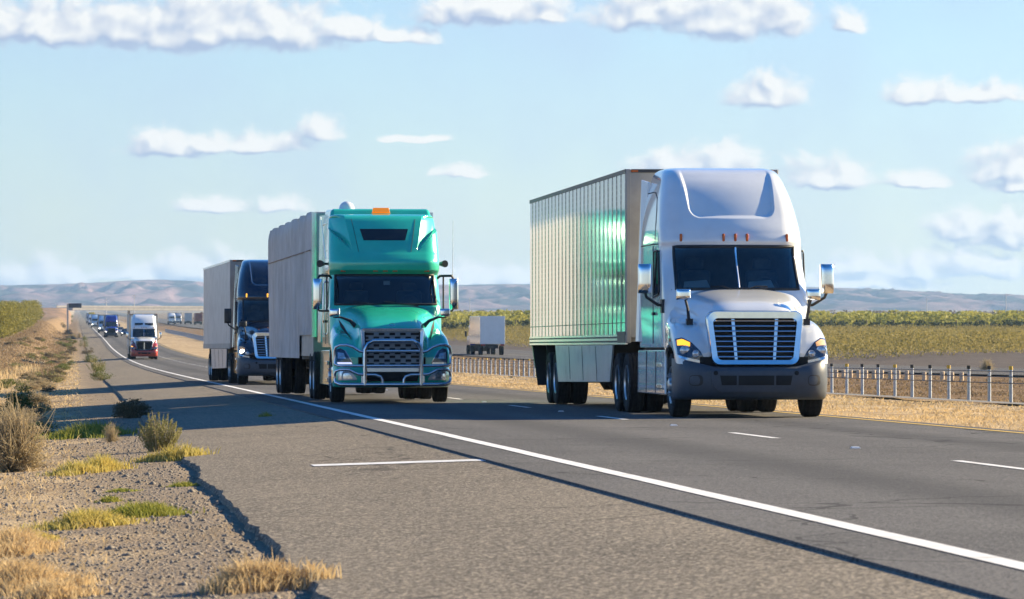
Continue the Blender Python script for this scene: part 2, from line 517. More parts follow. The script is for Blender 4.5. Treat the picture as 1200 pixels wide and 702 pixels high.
def catmull(P, t):
    """Catmull-Rom through the rows of P at parameters t (0..len-1)"""
    P = np.asarray(P, float); n = len(P)
    out = []
    for u in t:
        i = min(int(u), n - 2); f = u - i
        p0, p1, p2, p3 = P[max(i - 1, 0)], P[i], P[i + 1], P[min(i + 2, n - 1)]
        out.append(0.5 * (2 * p1 + (p2 - p0) * f + (2 * p0 - 5 * p1 + 4 * p2 - p3) * f * f + (3 * p1 - p0 - 3 * p2 + p3) * f ** 3))
    return np.array(out)

def bvh_of(mb):
    return BVHTree.FromPolygons([Vector(v) for v in mb.v], mb.f)

def resample(poly, n):
    p = np.asarray(poly, float)
    s = np.r_[0, np.cumsum(np.linalg.norm(np.diff(p, axis=0), axis=1))]
    q = np.linspace(0, s[-1], n)
    return np.stack([np.interp(q, s, p[:, k]) for k in range(p.shape[1])], 1)

def patch(bvh, top, bot, nu=14, nv=8, off=0.008, skirt=0.03, axis='y', side=1, default=0.3):
    """a conforming plate: the outline between two curves (seen from the front, or from the side) laid on a body"""
    T, B = resample(top, nu), resample(bot, nu)
    mb = MB()
    last = default
    pts = []
    for j in range(nv):
        f = j / (nv - 1)
        for i in range(nu):
            a, z = T[i] * (1 - f) + B[i] * f
            if axis == 'y':
                h = bvh.ray_cast(Vector((a, -4, z)), Vector((0, 1, 0)))
                if h[0] is not None: last = h[0].y
                pts.append((a, last - off, z))
            else:
                h = bvh.ray_cast(Vector((4 * side, a, z)), Vector((-side, 0, 0)))
                if h[0] is not None: last = h[0].x
                pts.append((last + off * side, a, z))
    mb.add(pts, grid_faces(nv, nu))
    loop = [i for i in range(nu)] + [j * nu + nu - 1 for j in range(1, nv)] + [(nv - 1) * nu + i for i in range(nu - 2, -1, -1)] + [j * nu for j in range(nv - 2, 0, -1)]
    b = len(mb.v)
    d = (0, skirt, 0) if axis == 'y' else (-side * skirt, 0, 0)
    mb.v += [tuple(np.array(pts[i]) + d) for i in loop]
    n = len(loop)
    for k in range(n):
        l = (k + 1) % n
        mb.f.append((loop[k], loop[l], b + l, b + k))
    return mb

def rrect(hw0, hw1, z0, z1, r, n=6):
    """rounded trapezoid outline in (x, z): half width hw0 at the bottom, hw1 at the top"""
    out = []
    for (sx, zz, a0) in ((1, z0, -90), (1, z1, 0), (-1, z1, 90), (-1, z0, 180)):
        hw = hw0 if zz == z0 else hw1
        cz = zz + r if zz == z0 else zz - r
        for k in range(n + 1):
            a = R(a0 + 90 * k / n)
            out.append((sx * (hw - r) + r * math.cos(a), cz + r * math.sin(a)))
    return out
# ------------------------------------------------------------------ vehicles
_cache = {}
def shared(key, name, build, material, parent, **kw):
    """one mesh used by many parts"""
    if key in _cache:
        src = _cache[key]
        o = bpy.data.objects.new(name, src.data)
        COL.objects.link(o)
        for md in src.modifiers:
            n = o.modifiers.new(md.name, md.type)
            n.width, n.segments, n.limit_method, n.angle_limit, n.harden_normals = md.width, md.segments, md.limit_method, md.angle_limit, md.harden_normals
        o.parent = parent
        return o
    o = obj(name, build(), material, parent, **kw)
    _cache[key] = o
    return o

TYR = 0.505
def tyre_mb(w, n=44):
    r = TYR
    h = w / 2
    prof = [(-h * .75, .29), (-h * .9, .33), (-h, .42), (-h * .97, r - .045), (-h * .86, r - .012), (-h * .6, r)]
    for g in (-.45, 0, .45):
        prof += [(h * (g - .07), r), (h * (g - .05), r - .014), (h * (g + .05), r - .014), (h * (g + .07), r)]
    prof += [(h * .6, r), (h * .86, r - .012), (h * .97, r - .045), (h, .42), (h * .9, .33), (h * .75, .29)]
    return MB().lathe_x(prof, n)

def rim_mb(kind, side):
    """kind: 'steer' bulges outwards with stud covers, 'drive' is a deep dish; outwards is +x times side"""
    mb = MB()
    s = side
    if kind == 'steer':
        prof = [(.10, .30), (.135, .295), (.12, .27), (.06, .25), (.075, .2), (.11, .16), (.125, .12), (.17, .1), (.185, .05), (.185, 0.0001)]
    else:
        prof = [(.10, .30), (.13, .295), (.11, .27), (.0, .25), (-.05, .21), (-.05, .15), (.02, .12), (.09, .1), (.1, .05), (.1, 0.0001)]
    mb.lathe_x([(s * x, r) for x, r in prof], 36)
    x0 = .105 if kind == 'steer' else -.05
    for k in range(10):
        a = 2 * math.pi * k / 10
        y, z = .165 * math.cos(a), .165 * math.sin(a)
        L = .075 if kind == 'steer' else .03
        mb.tube([(s * x0 * .8, y, z), (s * (x0 + L), y, z)], [.022, .012], 6)
    return mb

def holes_mb(kind, side):
    mb = MB()
    for k in range(10):
        a = 2 * math.pi * (k + .5) / 10
        y, z = .222 * math.cos(a), .222 * math.sin(a)
        x = (.071 if kind == 'steer' else -.03) * side
        mb.lathe_x([(x - .004, .026), (x + .004, .026)], 10, (0, y, z))
    return mb

def add_wheel(root, x, v, kind, yaw=0.0):
    side = 1 if x > 0 else -1
    w = shared(('tyre', kind), 'wheel', lambda: tyre_mb(.29 if kind == 'steer' else .275), M['rubber'], root, smooth_angle=40)
    w.location = (x, v, TYR)
    w.rotation_euler = (random.uniform(0, 1), 0, yaw)
    if kind != 'inner':
        shared(('rim', kind, side), 'rim', lambda: rim_mb(kind, side), M['alloy'], w, smooth_angle=35)
        shared(('holes', kind, side), 'rim_hole', lambda: holes_mb(kind, side), M['dark'], w)
    return w

def add_axle(root, v, steer=False, yaw=0.0, dx=0.0):
    for s in (-1, 1):
        if steer:
            add_wheel(root, s * 1.045, v, 'steer')
        else:
            add_wheel(root, dx + s * 1.135, v, 'drive', yaw)
            add_wheel(root, dx + s * .80, v, 'inner', yaw)
    mb = MB().tube([(dx - 1.0, v, TYR), (dx + 1.0, v, TYR)], .09, 10)
    if not steer:
        mb.lathe_x([(-.25, .1), (-.16, .24), (.16, .24), (.25, .1)], 16, (dx, v, TYR))
    obj('axle', mb, M['chassis'], root)

class Shell:
    """cab: a stack of rounded horizontal sections; table rows are z, half width, front, corner rx, corner ry, bow"""
    def __init__(s, table, zs, back, nS=10, nC=9, nF=40, disp=None, marks=None):
        t = np.array(table, float)
        s.zs = np.asarray(zs)
        W, F, rx, ry, bow = [spline(t[:, 0], t[:, k], s.zs) for k in range(1, 6)]
        G = []
        for i, z in enumerate(s.zs):
            row = []
            b = back(z) if callable(back) else back
            ca = np.linspace(0, math.pi / 2, nC + 1)
            e = W[i] - rx[i]
            if marks:                                                # columns crowd along a crease so that its edge stays clean
                m_, b_ = min(marks(z), e - .05), .035
                q = nF // 2
                n1, n2 = int(q * .5), int(q * .3)
                h_ = np.r_[np.linspace(0, m_ - b_, n1 + 1), np.linspace(m_ - b_, m_ + b_, n2 + 1)[1:], np.linspace(m_ + b_, e, q - n1 - n2 + 1)[1:]]
                fx = np.r_[-h_[::-1], h_[1:]]
            else:
                fx = np.linspace(-e, e, nF + 1)
            front = [(x, F[i] + bow[i] * (x / W[i]) ** 2) for x in fx]
            cr = []
            for a in ca[1:]:
                x = (W[i] - rx[i]) + rx[i] * math.sin(a)
                cr.append((x, F[i] + bow[i] * (x / W[i]) ** 2 + ry[i] * (1 - math.cos(a))))
            ys = F[i] + bow[i] + ry[i]
            sd = [(W[i], ys + (b - ys) * k / nS) for k in range(1, nS + 1)]
            right = cr + sd
            left = [(-x, y) for x, y in right][::-1]
            row = left + front + right
            if disp:
                row = [(x, y + disp(x, z)) for x, y in row]
            G.append([(x, y, z) for x, y in row])
        s.G = np.array(G)
        s.nc = s.G.shape[1]
    def cols(s, row, xmax):
        """front-facing columns with |x| <= xmax"""
        g = s.G[row]
        mid = s.nc // 2
        j = mid
        while j + 1 < s.nc and g[j + 1][0] <= xmax and g[j + 1][0] > g[j][0] - 1e-9: j += 1
        return s.nc - 1 - j, j
    def mesh(s, open_rows=None, open_cols=None, cap=True):
        mb = MB()
        nr, nc = len(s.zs), s.nc
        def skip(i, j):
            return open_rows and open_rows[0] <= i < open_rows[1] and open_cols[0] <= j < open_cols[1]
        mb.add(s.G.reshape(-1, 3), grid_faces(nr, nc, skip))
        for i in range(nr - 1):                                      # back wall
            mb.f.append((i * nc, (i + 1) * nc, (i + 1) * nc + nc - 1, i * nc + nc - 1))
        if cap:
            top = (nr - 1) * nc
            mid = nc // 2
            for k in range(mid):
                a, b = top + k, top + nc - 1 - k
                if b - 1 > a + 1 or True:
                    if a + 1 == b - 1:
                        mb.f.append((a, a + 1, b))
                        break
                    mb.f.append((a, a + 1, b - 1, b))
        return mb
    def sub(s, r, c, inset=0.0):
        g = s.G[r[0]:r[1] + 1, c[0]:c[1] + 1]
        p = g.reshape(-1, 3).copy()
        p[:, 1] += inset
        return MB().add(p, grid_faces(g.shape[0], g.shape[1]))
    def rim(s, r, c):
        g = s.G
        p = [g[r[0], j] for j in range(c[0], c[1] + 1)] + [g[i, c[1]] for i in range(r[0] + 1, r[1] + 1)] + [g[r[1], j] for j in range(c[1] - 1, c[0] - 1, -1)] + [g[i, c[0]] for i in range(r[1] - 1, r[0], -1)]
        return p

def hood_parts(root, stations, paint, fender_paint, split, nv=44, nt=46, lower=0.74):
    """stations: (v, ten half-profile points from the crest to the wheel arch)"""
    vs = np.array([s[0] for s in stations], float)
    P = np.array([s[1] for s in stations], float)                    # station, point, (x, z)
    tt = np.linspace(0, len(P[0]) - 1, nt)
    D = np.array([catmull(P[k], tt) for k in range(len(P))])
    vq = vs[0] + (vs[-1] - vs[0]) * np.linspace(0, 1, nv) ** 1.4
    S = np.zeros((nv, nt, 3))
    for k in range(nt):
        S[:, k, 0] = spline(vs, D[:, k, 0], vq)
        S[:, k, 2] = spline(vs, D[:, k, 1], vq)
        S[:, k, 1] = vq
    ks = int(np.argmin(abs(tt - split)))
    full = np.concatenate([S[:, ::-1] * (-1, 1, 1), S[:, 1:]], 1)
    c = nt - 1
    allmb = MB().add(full.reshape(-1, 3), grid_faces(nv, full.shape[1]))
    ring = full[0]
    allmb.add(ring, [tuple(range(len(ring)))])
    hood = full[:, c - ks:c + ks + 1]
    hm = MB().add(hood.reshape(-1, 3), grid_faces(nv, hood.shape[1]))
    hm.f.append(tuple(range(hood.shape[1]))[::-1])
    obj('hood', hm, M[paint], root, smooth_angle=50)
    for s in (-1, 1):
        f = S[:, ks:] * (s, 1, 1)
        fm = MB().add(f.reshape(-1, 3), grid_faces(nv, f.shape[1]))
        n = f.shape[1]
        base = len(fm.v)
        fm.v += [(f[0, 0][0], f[0, 0][1], lower), (f[0, -1][0], f[0, -1][1], lower)]
        fm.f.append(tuple([base] + list(range(n)) + [base + 1]))
        allmb.add([fm.v[i] for i in fm.f[-1]], [tuple(range(len(fm.f[-1])))])
        obj('fender', fm, M[fender_paint], root, smooth_angle=50)
    return bvh_of(allmb)

def bumper_grid(rows, plan, top=None, n=61):
    """rows: (z, set-back); plan: (x, set-back) for half the width"""
    pl = np.array(plan, float)
    s = np.r_[0, np.cumsum(np.hypot(np.diff(pl[:, 0]), np.diff(pl[:, 1])))]
    q = np.linspace(0, s[-1], n // 2 + 1)
    px, pv = spline(s, pl[:, 0], q), spline(s, pl[:, 1], q)
    X = np.r_[-px[::-1], px[1:]]; V = np.r_[pv[::-1], pv[1:]]
    mb = MB()
    pts = []
    for r, (z, sb) in enumerate(rows):
        for x, v in zip(X, V):
            zz = z + (top(abs(x)) if top and r >= len(rows) - 3 else 0)
            pts.append((x * (1 - .012 * sb * 10 * (abs(x) / 1.2) ** 4), v + sb, zz))
    mb.add(pts, grid_faces(len(rows), len(X)))
    return mb

def mirror_head(root, x, v, z, w, h, d, name='mirror', yaw=0.0, material='chrome'):
    rows = []
    for e in np.linspace(-1, 1, 15):
        k = (1 - abs(e) ** 5) ** .5 * .5 + .5 if abs(e) < 1 else .5
        k = max(k, .55)
        row = []
        for q in np.linspace(0, 2 * math.pi, 33)[:-1]:
            cx, cy = math.cos(q), math.sin(q)
            mx = w / 2 * math.copysign(abs(cx) ** .62, cx) * (.9 + .1 * k)
            my = (d * .62 if cy < 0 else d * .38) * math.copysign(abs(cy) ** .8, cy) * k
            row.append((mx, my, h / 2 * e))
        rows.append(row)
    o = obj(name, MB().rings(rows, cap0=True, cap1=True), M[material], root, smooth_angle=50)
    o.location = (x, v, z)
    o.rotation_euler = (0, 0, yaw)
    face = obj('mirror_glass', MB().box(-w * .36, w * .36, d * .38 - .006, d * .38 + .006, -h * .40, h * .40), M['glassdark'], o)
    return o

def seam(root, bvh_or_pts, name='panel_seam', r=.006):
    return obj(name, MB().tube(bvh_or_pts, r, 5), M['dark'], root)

def aero_cab(root, p, detail=1.0):
    """long-nose aerodynamic tractor with a raised sleeper roof; local -y is forwards, y = 0 at the bumper"""
    B = 5.15
    table = [(1.10, 1.17, 1.72, .30, .22, .12), (1.95, 1.17, 1.74, .34, .26, .22), (2.03, 1.165, 1.78, .36, .28, .24), (2.72, 1.15, 2.22, .36, .30, .26),
             (2.80, 1.15, 2.20, .36, .32, .26), (2.95, 1.145, 2.26, .36, .36, .24), (3.20, 1.12, 2.45, .32, .42, .20), (3.50, 1.075, 2.72, .28, .5, .16), (3.75, 1.015, 3.02, .25, .55, .12),
             (3.90, .97, 3.30, .22, .55, .08), (4.00, .92, 3.62, .20, .55, .05), (4.045, .85, 3.95, .19, .5, .03)]
    zs = np.r_[np.linspace(1.1, 1.95, 5), 2.03, np.linspace(2.12, 2.63, 6), 2.72, np.linspace(2.76, 3.9, int(90 * detail) + 8), np.linspace(3.915, 4.045, 14)]
    r0, r1 = 5, 12
    hwf = lambda z: .665 + .055 * min(1, max(0, (z - 3.18) / .75))
    def disp(x, z):
        if not p.get('recess', True) or z < 3.12: return 0.0
        hw = hwf(z)
        dx = hw - abs(x)
        dz = z - 3.20
        rr = .16                                                     # rounded lower corners
        if dx < rr and dz < rr:
            d = rr - math.hypot(rr - dx, rr - dz)
        else:
            d = min(dx, dz)
        t = min(1, max(0, (d + .03) / .06))
        return .062 * t * t * (3 - 2 * t) * min(1, max(0, (4.03 - z) / .16))
    sh = Shell(table, zs, B, nF=2 * int(56 * detail) + 8, disp=disp, marks=hwf)
    c = sh.cols(r0, 1.01)
    body = sh.mesh((r0, r1), c)
    bv = bvh_of(body)
    obj('cab', body, M[p['paint']], root, smooth_angle=42)
    wsm = obj('windshield', sh.sub((r0, r1), c), M['screen'], root, smooth_angle=60)
    rim = sh.rim((r0, r1), c)
    obj('windshield_seal', MB().tube([q + np.array((0, -.004, 0)) for q in rim], .026, 8, closed=True), M['plastic'], wsm)
    mid = sh.nc // 2
    obj('windshield_divider', MB().tube([sh.G[i, mid] + np.array((0, -.008, 0)) for i in range(r0, r1 + 1)], .016, 6), M['steel'], wsm)
    for s in (-1, 1):
        a, b_ = sh.G[r0, mid + s * 4], sh.G[r0 + 1, min(max(mid + s * 22, 0), sh.nc - 1)]
        obj('wiper', MB().tube([a + np.array((0, -.05, -.02)), (a + b_) / 2 + np.array((0, -.05, .0)), b_ + np.array((0, -.04, -.05))], .011, 5), M['plastic'], wsm)
    # inside
    obj('dashboard', MB().box(-1.08, 1.08, 2.02, 2.5, 1.5, 2.05), M['cabin'], root, bevel=.06)
    obj('cab_lining', MB().box(-1.10, 1.10, 3.55, 3.6, 1.2, 2.72).box(-1.09, 1.09, 2.8, 3.55, 2.70, 2.72).box(-1.11, -1.09, 2.85, 3.55, 1.2, 2.70).box(1.09, 1.11, 2.85, 3.55, 1.2, 2.70).box(-1.0, 1.0, 2.3, 3.55, 1.18, 1.2), M['cabin'], root, smooth_angle=0)
    for s in (-1, 1):
        obj('seat', MB().box(s * .55 - .26, s * .55 + .26, 2.95, 3.12, 1.6, 2.35).box(s * .55 - .15, s * .55 + .15, 2.97, 3.08, 2.36, 2.56), M['seat'], root, bevel=.05)
    wheel = [(0.55 + .2 * math.cos(a), 2.52 + .07 * math.sin(a), 2.04 + .19 * math.sin(a)) for a in np.linspace(0, 2 * math.pi, 25)[:-1]]
    obj('steering_wheel', MB().tube(wheel, .016, 6, closed=True).tube([(.36, 2.52, 2.04), (.74, 2.52, 2.04)], .02, 6), M['seat'], root)
    # roof marker lamps
    for x in (-.86, -.19, 0, .19, .86):
        h = bv.ray_cast(Vector((x, -4, 2.865)), Vector((0, 1, 0)))
        y = h[0].y if h[0] else 2.3
        obj('marker_light', MB().box(x - .021, x + .021, y - .03, y + .02, 2.80, 2.925), M['amber_lit' if p.get('markers_on') else 'amber'], root, bevel=.016, segs=3)
    # doors, side glass and seams
    for s in (-1, 1):
        d = obj('door', patch(bv, [(2.74, 2.74), (3.38, 2.74)], [(2.26, 1.16), (3.38, 1.16)], 12, 10, .007, .012, 'x', s, 1.17 * s), M[p['paint']], root)
        wn = obj('side_window', patch(bv, [(2.74, 2.66), (3.26, 2.66)], [(2.58, 1.98), (3.26, 1.92)], 8, 6, .012, .014, 'x', s, 1.17 * s), M['glassdark'], d)
        xs = 1.186 * s
        obj('window_seal', MB().tube([(xs, 2.78, 2.66), (xs, 3.22, 2.66), (xs, 3.26, 2.6), (xs, 3.26, 1.97), (xs, 3.22, 1.92), (xs, 2.63, 1.96), (xs, 2.58, 2.02), (xs, 2.72, 2.61)], .016, 6, closed=True), M['plastic'], d)
        obj('door_handle', MB().box(min(xs, xs + .03 * s), max(xs, xs + .03 * s), 3.12, 3.3, 1.62, 1.67), M['plastic'], d)
        seam(root, [(1.18 * s, 3.39, 1.16), (1.176 * s, 3.39, 2.75)], r=.008)
        seam(root, [(1.16 * s, 2.85, 2.77), (1.165 * s, 3.4, 2.78), (1.15 * s, 5.14, 2.78)], r=.008)
        obj('side_extender', MB().hexa([(1.12 * s, 5.10, 1.2), (1.20 * s, 5.12, 1.2), (1.22 * s, 5.36, 1.2), (1.20 * s, 5.36, 1.2), (1.0 * s, 5.10, 3.85), (1.04 * s, 5.12, 3.85), (1.12 * s, 5.36, 3.9), (1.10 * s, 5.36, 3.9)]), M[p['paint']], root)
        # chassis fairing between the axles
        fm = MB().hexa([(1.13 * s, 1.86, .34), (1.19 * s, 1.86, .34), (1.19 * s, 5.35, .34), (1.13 * s, 5.35, .34), (1.13 * s, 1.92, 1.06), (1.18 * s, 1.92, 1.06), (1.18 * s, 5.35, 1.06), (1.13 * s, 5.35, 1.06)])
        f = obj('chassis_fairing', fm, M[p['paint']], root, bevel=.03)
        for z in (.44, .78):
            obj('step', MB().box(min(1.185 * s, 1.215 * s), max(1.185 * s, 1.215 * s), 2.1, 2.75, z, z + .07), M['steel'], f, bevel=.01)
        seam(root, [(1.192 * s, 3.0, .36), (1.186 * s, 3.0, 1.04)], r=.006)
        seam(root, [(1.192 * s, 4.2, .36), (1.186 * s, 4.2, 1.04)], r=.006)
    for s in (-1, 1):                                                # arched panel line on the flank of the raised roof
        pts = []
        for v, z in ((3.35, 2.85), (3.38, 3.1), (3.5, 3.35), (3.72, 3.55), (4.05, 3.64), (4.5, 3.66), (5.1, 3.66)):
            h = bv.ray_cast(Vector((3 * s, v, z)), Vector((-s, 0, 0)))
            pts.append(((h[0].x if h[0] else 1.1 * s) + .001 * s, v, z))
        seam(root, pts, r=.009)
    obj('sleeper_floor', MB().box(-1.1, 1.1, 2.0, 5.1, .95, 1.1), M['chassis'], root)
    # bonnet and wings
    st = [(.25, [(0, 1.44), (.38, 1.43), (.58, 1.38), (.64, 1.22), (.70, 1.04), (.82, 1.0), (.94, .98), (1.04, .94), (1.10, .90), (1.12, .84)]),
          (.29, [(0, 1.58), (.40, 1.57), (.60, 1.50), (.66, 1.30), (.72, 1.12), (.84, 1.10), (.98, 1.08), (1.09, 1.02), (1.15, .95), (1.16, .84)]),
          (.43, [(0, 1.71), (.40, 1.70), (.61, 1.62), (.68, 1.43), (.75, 1.25), (.87, 1.25), (1.02, 1.23), (1.13, 1.14), (1.19, 1.02), (1.20, .86)]),
          (.70, [(0, 1.82), (.38, 1.81), (.62, 1.73), (.72, 1.56), (.79, 1.42), (.91, 1.42), (1.06, 1.40), (1.17, 1.30), (1.21, 1.18), (1.21, 1.04)]),
          (1.2, [(0, 1.93), (.40, 1.92), (.70, 1.84), (.82, 1.68), (.87, 1.55), (.97, 1.53), (1.09, 1.50), (1.18, 1.41), (1.21, 1.28), (1.21, 1.14)]),
          (1.66, [(0, 2.01), (.42, 2.00), (.78, 1.92), (.92, 1.77), (.97, 1.63), (1.03, 1.58), (1.11, 1.53), (1.17, 1.44), (1.19, 1.28), (1.19, 1.10)]),
          (1.95, [(0, 2.05), (.45, 2.04), (.84, 1.97), (1.0, 1.84), (1.05, 1.72), (1.09, 1.66), (1.13, 1.56), (1.16, 1.45), (1.175, 1.28), (1.175, .95)])]
    hb = hood_parts(root, st, p['paint'], p.get('fender', p['paint']), 4)
    # grille
    def rk(o):                                                       # the nose leans back
        return o
    def ring(hw0, hw1, z0, z1, r, v):
        return [(x, v + .10 * (z - .85), z) for x, z in rrect(hw0, hw1, z0, z1, r)]
    sm = MB().rings([ring(.70, .76, .82, 1.67, .14, .22), ring(.70, .76, .82, 1.67, .14, .07), ring(.685, .745, .835, 1.655, .13, .035), ring(.60, .66, .90, 1.555, .08, .045), ring(.585, .645, .915, 1.54, .07, .075), ring(.585, .645, .915, 1.54, .07, .16)])
    g = obj('grille', sm, M[p.get('grille', 'chrome')], root, smooth_angle=40)
    obj('grille_backing', MB().add([(x, .165 + .10 * (z - .85), z) for x, z in rrect(.60, .66, .9, 1.555, .06)], [tuple(range(28))]), M['dark'], g, smooth_angle=0)
    for k in range(p.get('slats', 8)):
        z = .955 + k * .558 / (p.get('slats', 8) - 1)
        hw = .588 + .06 * (z - .9) / .65
        v = .06 + .10 * (z - .85)
        obj('grille_slat', MB().hexa([(-hw, v, z - .010), (hw, v, z - .010), (hw, v + .045, z - .010), (-hw, v + .045, z - .010), (-hw, v + .016, z + .011), (hw, v + .016, z + .011), (hw, v + .045, z + .011), (-hw, v + .045, z + .011)]), M[p.get('slat', 'chrome')], g, bevel=.005)
    for s in (-1, 1):
        obj('grille_strut', MB().hexa([(s * .30 - .022, .085, .9), (s * .30 + .022, .085, .9), (s * .30 + .022, .13, .9), (s * .30 - .022, .13, .9), (s * .345 - .026, .15, 1.55), (s * .345 + .026, .15, 1.55), (s * .345 + .026, .20, 1.55), (s * .345 - .026, .20, 1.55)]), M[p.get('slat', 'chrome')], g)
    # bumper
    bt = lambda x: .0 if x < .66 else .125 * min(1, (x - .66) / .5)
    plan = [(0, 0), (.5, .012), (.82, .05), (1.0, .12), (1.12, .24), (1.19, .42), (1.215, .62), (1.22, .80)]
    bm = bumper_grid([(.28, .30), (.29, .16), (.33, .07), (.42, .025), (.56, .0), (.70, .0), (.76, .012), (.795, .05), (.80, .16)], plan, bt)
    bb = bvh_of(bm)
    bp = obj('bumper', bm, M[p.get('bumper', 'bumper')], root, smooth_angle=50)
    obj('bumper_insert', patch(bb, [(-.72, .735), (.72, .735)], [(-.68, .50), (-.55, .40), (.55, .40), (.68, .50)], 40, 8, .03, .05), M[p.get('bumper', 'bumper')], bp, smooth_angle=50)
    for a, b_ in ((-.57, -.31), (-.28, .28), (.31, .57)):
        obj('air_intake', patch(bb, [(a, .66), (b_, .66)], [(a + (.03 if a < -.5 else 0), .51), (b_ - (.03 if b_ > .5 else 0), .51)], 10, 4, .036, .03), M['dark'], bp)
    for s in (-1, 1):
        obj('tow_hole', MB().disc_y(s * .635, -.02, .70, .035), M['dark'], bp)
        oval = lambda cx, cz, rx, rz, sg: [(cx + rx * math.copysign(abs(math.cos(q)) ** .6, math.cos(q)), cz + sg * rz * abs(math.sin(q)) ** .6) for q in np.linspace(math.pi, 0, 13)]
        pk = obj('fog_lamp_pocket', patch(bb, oval(s * .93, .585, .105, .085, 1), oval(s * .93, .585, .105, .085, -1), 14, 6, .004, .02), M['plastic'], bp)
        obj('fog_lamp_cover', patch(bb, oval(s * .93 - .02, .585, .075, .07, 1), oval(s * .93 - .02, .585, .075, .07, -1), 14, 6, .008, .02), M[p.get('bumper', 'bumper')], pk)
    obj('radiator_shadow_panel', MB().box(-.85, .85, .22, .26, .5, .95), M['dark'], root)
    # head lamps
    for s in (-1, 1):
        S_ = lambda L: [(s * x, z) for x, z in L]
        top = S_([(1.19, 1.235), (1.10, 1.255), (.97, 1.18), (.84, 1.04), (.765, .90)])
        bot = S_([(1.185, .985), (1.10, .955), (.97, .925), (.84, .90), (.765, .885)])
        hl = obj('headlight', patch(hb, top, bot, 20, 10, .012, .05), M['lamp_inner'], root, smooth_angle=60)
        def spot(x, z, r):
            h = hb.ray_cast(Vector((s * x, -4, z)), Vector((0, 1, 0)))
            y = (h[0].y if h[0] else .4) - .022
            mb = MB()
            mb.rings([[(s * x + q * r * math.cos(a), y - d, z + q * r * math.sin(a)) for a in np.linspace(0, 2 * math.pi, 17)[:-1]] for q, d in ((1, -.05), (1, 0), (.86, .012), (.8, 0), (.4, .012), (.05, .016))], cap1=True)
            return mb
        lit = p.get('low_beam')
        obj('headlight_lens', spot(1.075, 1.05, .082), M['lamp_lit' if lit else 'lens'], hl)
        obj('headlight_lens', spot(.915, 1.0, .06), M['lamp_lit' if lit and p.get('both') else 'lens'], hl)
        tt = S_([(1.17, 1.215), (1.10, 1.232), (.99, 1.175)]); tb = S_([(1.175, 1.13), (1.10, 1.135), (1.0, 1.115)])
        obj('turn_signal', patch(hb, tt, tb, 10, 5, .02, .03), M['amber_lit' if p.get('signal', 0) and s < 0 else 'turn_lens'], hl)
        obj('headlight_trim', patch(hb, S_([(1.175, .975), (1.08, .945), (.95, .915), (.80, .89)]), S_([(1.175, .945), (1.08, .905), (.95, .875), (.80, .85)]), 14, 3, .016, .03), M[p.get('trim', 'steel')], hl)
        sm_ = obj('side_marker', MB().box(min(1.2 * s, 1.225 * s), max(1.2 * s, 1.225 * s), 1.0, 1.1, 1.19, 1.24), M['amber'], root)
    # mirrors
    for s in (-1, 1):
        mirror_head(root, s * 1.47, 2.15, 2.20, .23, .47, .16, 'mirror', s * .12, p.get('mirror', 'chrome'))
        obj('mirror_arm', MB().tube([(s * 1.47, 2.15, 1.98), (s * 1.44, 2.17, 1.90), (s * 1.25, 2.2, 1.78), (s * 1.16, 2.22, 1.77)], .024, 7).box(min(s * 1.15, s * 1.2), max(s * 1.15, s * 1.2), 2.12, 2.32, 1.65, 1.87), M['plastic'], root)
        mirror_head(root, s * 1.03, .80, 1.93, .235, .17, .14, 'hood_mirror', s * .1, p.get('mirror', 'chrome'))
        obj('hood_mirror_arm', MB().tube([(s * 1.0, .82, 1.86), (s * .96, .84, 1.72), (s * .93, .86, 1.45)], [.02, .022, .03], 7).box(s * .93 - .05, s * .93 + .05, .80, .92, 1.38, 1.55), M['plastic'], root)
    return bv

def chassis(root, v_steer, drives, long=8.3):
    mb = MB()
    for s in (-1, 1):
        mb.box(s * .43 - .05, s * .43 + .05, .6, long, .78, 1.02)
    mb.box(-.75, .75, .5, 1.9, .32, .9).box(-.5, .5, 2.0, 5.0, .45, .8).box(-.55, .55, drives[0] - .4, drives[-1] + .3, 1.0, 1.14)
    for s in (-1, 1):
        mb.box(s * .95 - .3, s * .95 + .3, drives[-1] + .68, drives[-1] + .70, .3, .95)
    obj('chassis', mb, M['chassis'], root)
    add_axle(root, v_steer, True)
    for d in drives:
        add_axle(root, d)

